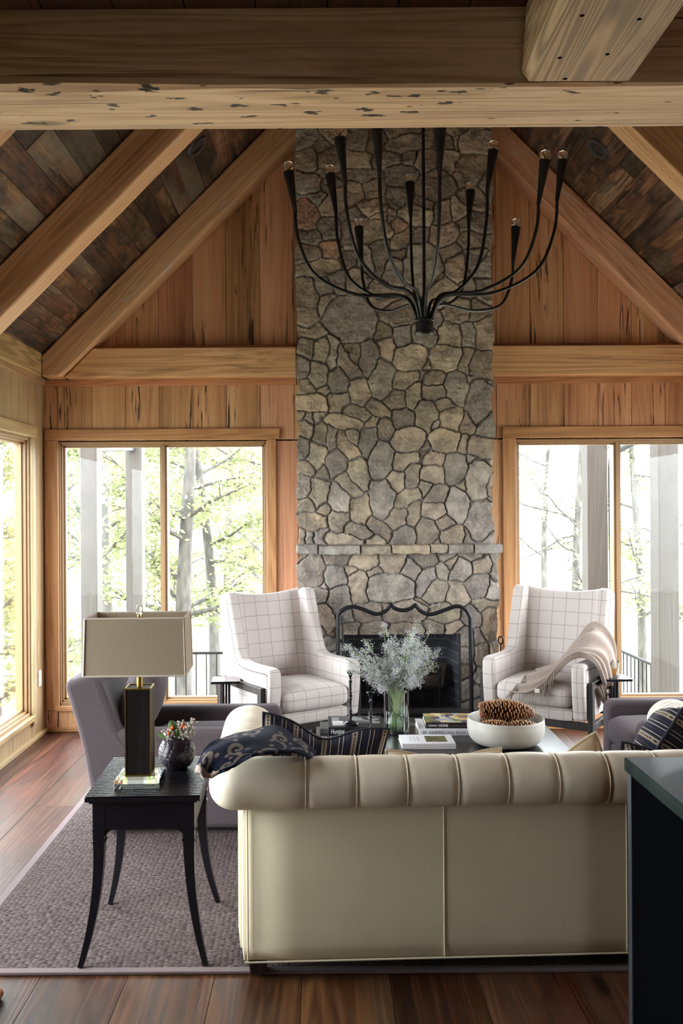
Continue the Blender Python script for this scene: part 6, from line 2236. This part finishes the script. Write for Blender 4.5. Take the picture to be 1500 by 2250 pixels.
for k, (px, py, dd) in enumerate(arms):
    b = at(px, py, CD + dd) - hubp                     # bulb centre relative to the hub
    sc_ = (CD + dd) / FPX
    arm = bpy.data.objects.new('arm', None)
    COL.objects.link(arm)
    arm.parent = CHN
    rh = Vector((b.x, b.y, 0)); R_ = rh.length; dr = rh.normalized()
    cup_h = 0.196
    lean = 0.16
    cup_top = b - Vector((0, 0, 0.026))
    cup_bot = cup_top - Vector((0, 0, cup_h)) - dr * (lean * cup_h)
    H = cup_bot.z
    rb = cup_bot.length if False else Vector((cup_bot.x, cup_bot.y, 0)).length
    start = dr * rad_h * 0.62 + Vector((0, 0, 0.03))
    # leaves the hub upward, swings out low, then rises to the cup
    P = [start, dr * (rad_h * 0.9 + 0.10 * rb) + Vector((0, 0, 0.14 * min(1, H / 0.6) + 0.02)), dr * (0.52 * rb) + Vector((0, 0, 0.20 * H + 0.05)), dr * (0.84 * rb) + Vector((0, 0, 0.45 * H)), dr * (0.975 * rb) + Vector((0, 0, 0.75 * H)), cup_bot]
    pts = cat(P, 10)
    mb = MB(); mb.tube(pts, 0.0082, 10); mb.obj('arm_rod', M['iron'], arm, smooth=60, uv=False)
    ax_ = (cup_top - cup_bot).normalized()
    q = Vector((0, 0, 1)).rotation_difference(ax_).to_matrix().to_4x4()
    Mw = Matrix.Translation(cup_bot) @ q
    L_ = (cup_top - cup_bot).length
    mb = MB()
    mb.lathe([(0.0, -0.012), (0.0095, -0.012), (0.0105, 0.0), (0.015, L_ * 0.35), (0.0225, L_ * 0.72), (0.0275, L_), (0.0255, L_), (0.022, L_ - 0.012), (0.0, L_ - 0.012)], 18, M=Mw)
    mb.obj('candle_cup', M['iron'], arm, smooth=50, uv=False)
    # round clear bulb
    mb = MB()
    Mb_ = Matrix.Translation(b)
    mb.lathe([(0.012, -0.036), (0.013, -0.026), (0.0225, -0.013), (0.0265, 0.0), (0.0237, 0.012), (0.0152, 0.022), (0.0068, 0.0262), (0.0, 0.027)], 20, M=Mb_)
    mb.obj('bulb', BULB, arm, smooth=180, uv=False)
    mb = MB(); mb.lathe([(0.0, -0.035), (0.007, -0.035), (0.006, -0.016), (0.002, -0.008), (0.0, -0.008)], 10, M=Mb_)
    mb.tube([b + Vector((-0.005, 0, -0.012)), b + Vector((-0.007, 0, 0.006)), b + Vector((0, 0, 0.010)), b + Vector((0.007, 0, 0.006)), b + Vector((0.005, 0, -0.012))], 0.0008, 5)
    mb.obj('filament', FIL, arm, smooth=60, uv=False)

# ------------------------------------------------------------------ outdoors
DECK = -0.80
GRAY = wood('weathered_post', srgb(50, 48, 45), srgb(62, 59, 56), srgb(74, 71, 67), 'z', rough=0.8, pits=0.15, knots=0.2, tint=0.15)
mg = Mat('pale_lawn')
nn = mg.noise(mg.obj(), 1.2, 5)
mg.p(Base_Color=mg.ramp(nn, [(0.35, srgb(132, 132, 118)), (0.7, srgb(152, 152, 138))]), Roughness=1.0, Specular_IOR_Level=0.0)
mb = MB()
mb.box(-60, 60, 7.05, 90, DECK - 0.75, DECK - 0.70); mb.box(-60, -2.4, -20, 7.05, DECK - 0.75, DECK - 0.70); mb.box(3.4, 60, -20, 7.05, DECK - 0.75, DECK - 0.70)
structure(mb.obj('ground', mg.m, uv=False))
mb = MB()
x = -3.4
rg = random.Random(6)
while x < 4.2:
    mb.box(x, x + 0.135, 7.05, 10.3, DECK - 0.04, DECK, rg.random()); x += 0.14
structure(mb.obj('porch_deck', wood('deck_board', srgb(120, 110, 100), srgb(150, 140, 128), srgb(176, 166, 152), 'y', tint=0.2), uv=False))
# foundation wall under the back and left walls
mb = MB()
mb.box(XL - 0.19, XR + 0.19, YB + 0.03, YB + 0.19, DECK - 0.7, -0.1); mb.box(XL - 0.19, XL - 0.03, YF, YB, DECK - 0.7, -0.1)
structure(mb.obj('foundation', M['stone'] if False else plain('foundation_render', srgb(120, 116, 110), 0.9), uv=False))


def post(label, x0, x1, y, dy=0.2, top=2.75):
    o = MB(); o.box(x0, x1, y, y + dy, DECK, top, 0.4)
    q = o.obj('porch_post', GRAY, bevel=0.01, uv=False)
    return tag(q, label, 'post', 'porch posts')


a = at(176, 1200, 8.1); b = at(213, 1200, 8.1); post('weathered porch post nearest the left edge of the left window', a.x, b.x, 8.1, 0.2)
a = at(276, 1200, 9.9); b = at(312, 1200, 9.9); post('pale farther porch post beside the mullion of the left window', a.x, b.x, 9.9, 0.18)
a = at(1291, 1200, 8.6); b = at(1336, 1200, 8.6); post('weathered porch post left of the mullion of the right window, by the downspout', a.x, b.x, 8.6, 0.2)
a = at(1447, 1200, 8.0); b = at(1492, 1200, 8.0); post('broad porch post at the right edge of the right window', a.x, b.x, 8.0, 0.22)
# porch plate and gutter pieces seen at the window heads
a = at(214, 984, 8.2)
mb = MB(); mb.tube([at(205, 984, 8.2), at(292, 984, 9.97)], 0.05, 4, phase=PI / 4)
tag(mb.obj('porch_brace', plain('dark_gutter', (0.014, 0.014, 0.015), 0.6), bevel=0.01, uv=False), 'dark porch brace between the two posts in the left window', 'brace')
z9 = lambda px, py: tuple(at(px, py, 8.75))
mb = MB()
mb.tube(cat([z9(1410, 958), z9(1392, 972), z9(1368, 984), z9(1349, 998), z9(1343, 1020), z9(1343, 1100), z9(1346, 1300), (z9(1348, 1420)[0], 8.75, DECK)], 5), 0.032, 12)
tag(mb.obj('downspout', plain('grey_downspout', (0.012, 0.0125, 0.014), 0.6), smooth=60, uv=False), 'grey curved downspout beside the right window mullion', 'downspout')


def railing(label, p, q, group='porch railings'):
    p, q = Vector(p), Vector(q)
    o = thing('porch_railing', label, 'railing', p, group=group)
    d = q - p
    L_ = d.length
    top = 0.144 - DECK
    mi = plain('rail_iron', (0.008, 0.008, 0.008), 0.7, spec=0.2)
    mb = MB(); mb.tube([(0, 0, top), d + Vector((0, 0, top))], 0.018, 4, phase=PI / 4); mb.obj('top_rail', mi, o, uv=False)
    mb = MB(); mb.tube([(0, 0, 0.08), d + Vector((0, 0, 0.08))], 0.014, 4, phase=PI / 4); mb.obj('bottom_rail', mi, o, uv=False)
    n = int(L_ / 0.105)
    for k in range(n + 1):
        w = d * (k / n)
        mb = MB(); mb.tube([w + Vector((0, 0, 0.0 if k in (0, n) else 0.08)), w + Vector((0, 0, top))], 0.007 if 0 < k < n else 0.016, 6); mb.obj('baluster', mi, o, smooth=60, uv=False)


railing('dark iron porch railing across the left window, behind the left wing chair', (-2.5, 9.55, DECK), (0.4, 9.55, DECK))
railing('dark iron porch railing running away outside the right window', (3.16, 8.3, DECK), (3.12, 10.1, DECK))

# trees
BK = Mat('grey_bark')
nb = BK.noise(BK.mapping(BK.obj(), (1, 1, 0.3)), 18, 5)
BK.p(Base_Color=BK.ramp(nb, [(0.3, srgb(52, 50, 47)), (0.7, srgb(88, 85, 80))]), Roughness=0.95)
BK.bump(nb, 0.6, 0.02)


def m_leaf(name, a, b):
    m = Mat(name)
    r = m.n('Attribute', out=2, attribute_name='rnd')
    c = m.ramp(r, [(0.0, a), (1.0, b)])
    m.p(Base_Color=c, Roughness=0.7, Specular_IOR_Level=0.2)
    mx = m.n('MixShader', {0: 0.45, 1: m.b.outputs[0], 2: m.n('BsdfTranslucent', {'Color': c})})
    m.t.links.new(mx, [x for x in m.t.nodes if x.type == 'OUTPUT_MATERIAL'][0].inputs[0])
    return m.m


LEAFY = m_leaf('spring_leaf', srgb(104, 112, 76), srgb(140, 144, 106))
LEAFW = m_leaf('new_yellow_leaf', srgb(128, 128, 88), srgb(154, 146, 112))


def tree(label, x, y, h, seed, leaves, lsize, mat, trunk=0.09, spread=1.6, low=0.15, lean=0.0, nb_=20):
    z0 = DECK - 0.71
    o = thing('tree', label, 'tree', (x, y, z0), group='trees outside the windows')
    rg = random.Random(seed)
    tk = [Vector((lean * t * t + 0.18 * math.sin(t * 4 + seed) * t, 0.12 * math.sin(t * 5 + seed * 2) * t, h * t)) for t in [i / 14 for i in range(15)]]
    mb = MB(); mb.tube(tk, [trunk * (1 - 0.75 * i / 14) for i in range(15)], 10)
    ends = []
    for b in range(nb_):
        t = rg.uniform(low, 0.98)
        i = min(int(t * 14), 13)
        p = tk[i].lerp(tk[i + 1], t * 14 - i)
        az = rg.uniform(0, 2 * PI)
        L_ = spread * rg.uniform(0.5, 1.0) * (1.15 - 0.5 * t)
        d = Vector((math.cos(az), math.sin(az), rg.uniform(0.0, 0.7))).normalized()
        pts = [p]
        for s in range(1, 6):
            d = (d + Vector((rg.gauss(0, .18), rg.gauss(0, .18), rg.gauss(0.02, .15)))).normalized()
            pts.append(pts[-1] + d * L_ / 5)
        r0 = trunk * 0.33 * (1.1 - t * 0.6)
        mb.tube(pts, [r0 * (1 - 0.17 * s) for s in range(6)], 6)
        for s in range(1, 6):
            for _ in range(2):
                dd = (d + Vector((rg.gauss(0, .8), rg.gauss(0, .8), rg.gauss(0, .5)))).normalized()
                e = pts[s] + dd * L_ * rg.uniform(0.15, 0.32)
                mb.tube([pts[s], pts[s].lerp(e, .5) + Vector((0, 0, .02)), e], [r0 * 0.3, r0 * 0.22, r0 * 0.1], 4)
                ends.append((pts[s], e))
    mb.obj('trunk', BK.m, o, smooth=60, uv=False, fixn=False)
    if leaves:
        lv = MB()
        for k in range(int(leaves * 1.5)):
            a, e = rg.choice(ends)
            c = a.lerp(e, rg.uniform(0.2, 1.15)) + Vector((rg.gauss(0, 1), rg.gauss(0, 1), rg.gauss(0, 1))) * 0.10
            u = Vector((rg.gauss(0, 1), rg.gauss(0, 1), rg.gauss(0, 0.6))).normalized()
            w = u.orthogonal().normalized()
            n = u.cross(w)
            s = lsize * rg.uniform(0.5, 1.05)
            lv.add([c - u * s, c + w * s * 0.5 - n * s * 0.12, c + u * s, c - w * s * 0.5 - n * s * 0.12], [(0, 1, 2), (0, 2, 3)], rg.random())
        lo_ = lv.obj('foliage', mat, o, uv=False, fixn=False)
        lo_['kind'] = 'stuff'
    return o


def tree_at(label, px, d, h, seed, leaves, ls, mat, **kw):
    q = at(px, 1400, d)
    return tree(label, q.x, d, h, seed, leaves, ls, mat, **kw)


tree_at('leafy tree behind the two posts in the left window', 240, 13.0, 6.2, 3, 3600, 0.055, LEAFY, trunk=0.11, spread=1.7, low=0.3)
tree_at('twin-trunk leafy tree just right of the left window mullion', 405, 12.0, 6.6, 5, 3800, 0.055, LEAFY, trunk=0.13, spread=1.8, low=0.25)
tree_at('leaning leafy tree at the right side of the left window', 470, 14.5, 6.8, 8, 4200, 0.06, LEAFY, trunk=0.10, spread=2.0, low=0.2, lean=-0.5)
tree_at('broad yellow-green tree filling the far right of the left window', 590, 17.5, 7.5, 11, 5000, 0.07, LEAFW, trunk=0.12, spread=2.4, low=0.15)
tree_at('distant yellow-green tree at the left edge of the left window', 130, 17.0, 7.2, 14, 4600, 0.07, LEAFY, trunk=0.12, spread=2.4, low=0.15)
tree_at('thin pale tree with sparse new leaves in the right window', 1268, 13.5, 6.5, 17, 1000, 0.05, LEAFW, trunk=0.075, spread=1.7, low=0.25, nb_=30)
tree_at('leafy tree between the posts of the right window', 1408, 14.0, 6.6, 21, 1700, 0.06, LEAFY, trunk=0.08, spread=1.6, low=0.2)
tree_at('distant pale tree behind the thin one in the right window', 1200, 19.0, 7.0, 23, 2600, 0.07, LEAFW, trunk=0.08, spread=2.2, low=0.3)
tree_at('tree at the far right beyond the broad porch post', 1530, 13.0, 6.4, 25, 2600, 0.06, LEAFY, trunk=0.09, spread=1.7, low=0.2)
tree_at('pale distant tree between the left window post and mullion', 300, 21.0, 7.8, 41, 4200, 0.085, LEAFW, trunk=0.1, spread=2.6, low=0.1)
tree_at('pale distant tree behind the left wing chair', 500, 23.0, 8.0, 43, 4200, 0.09, LEAFY, trunk=0.1, spread=2.8, low=0.1)
tree('leafy tree close outside the corner window', -3.65, 9.8, 6.4, 31, 4200, 0.055, LEAFY, trunk=0.10, spread=1.6, low=0.15)
tree('leafy tree farther off beyond the corner window', -4.6, 12.8, 6.8, 35, 4600, 0.06, LEAFY, trunk=0.11, spread=2.0, low=0.1)
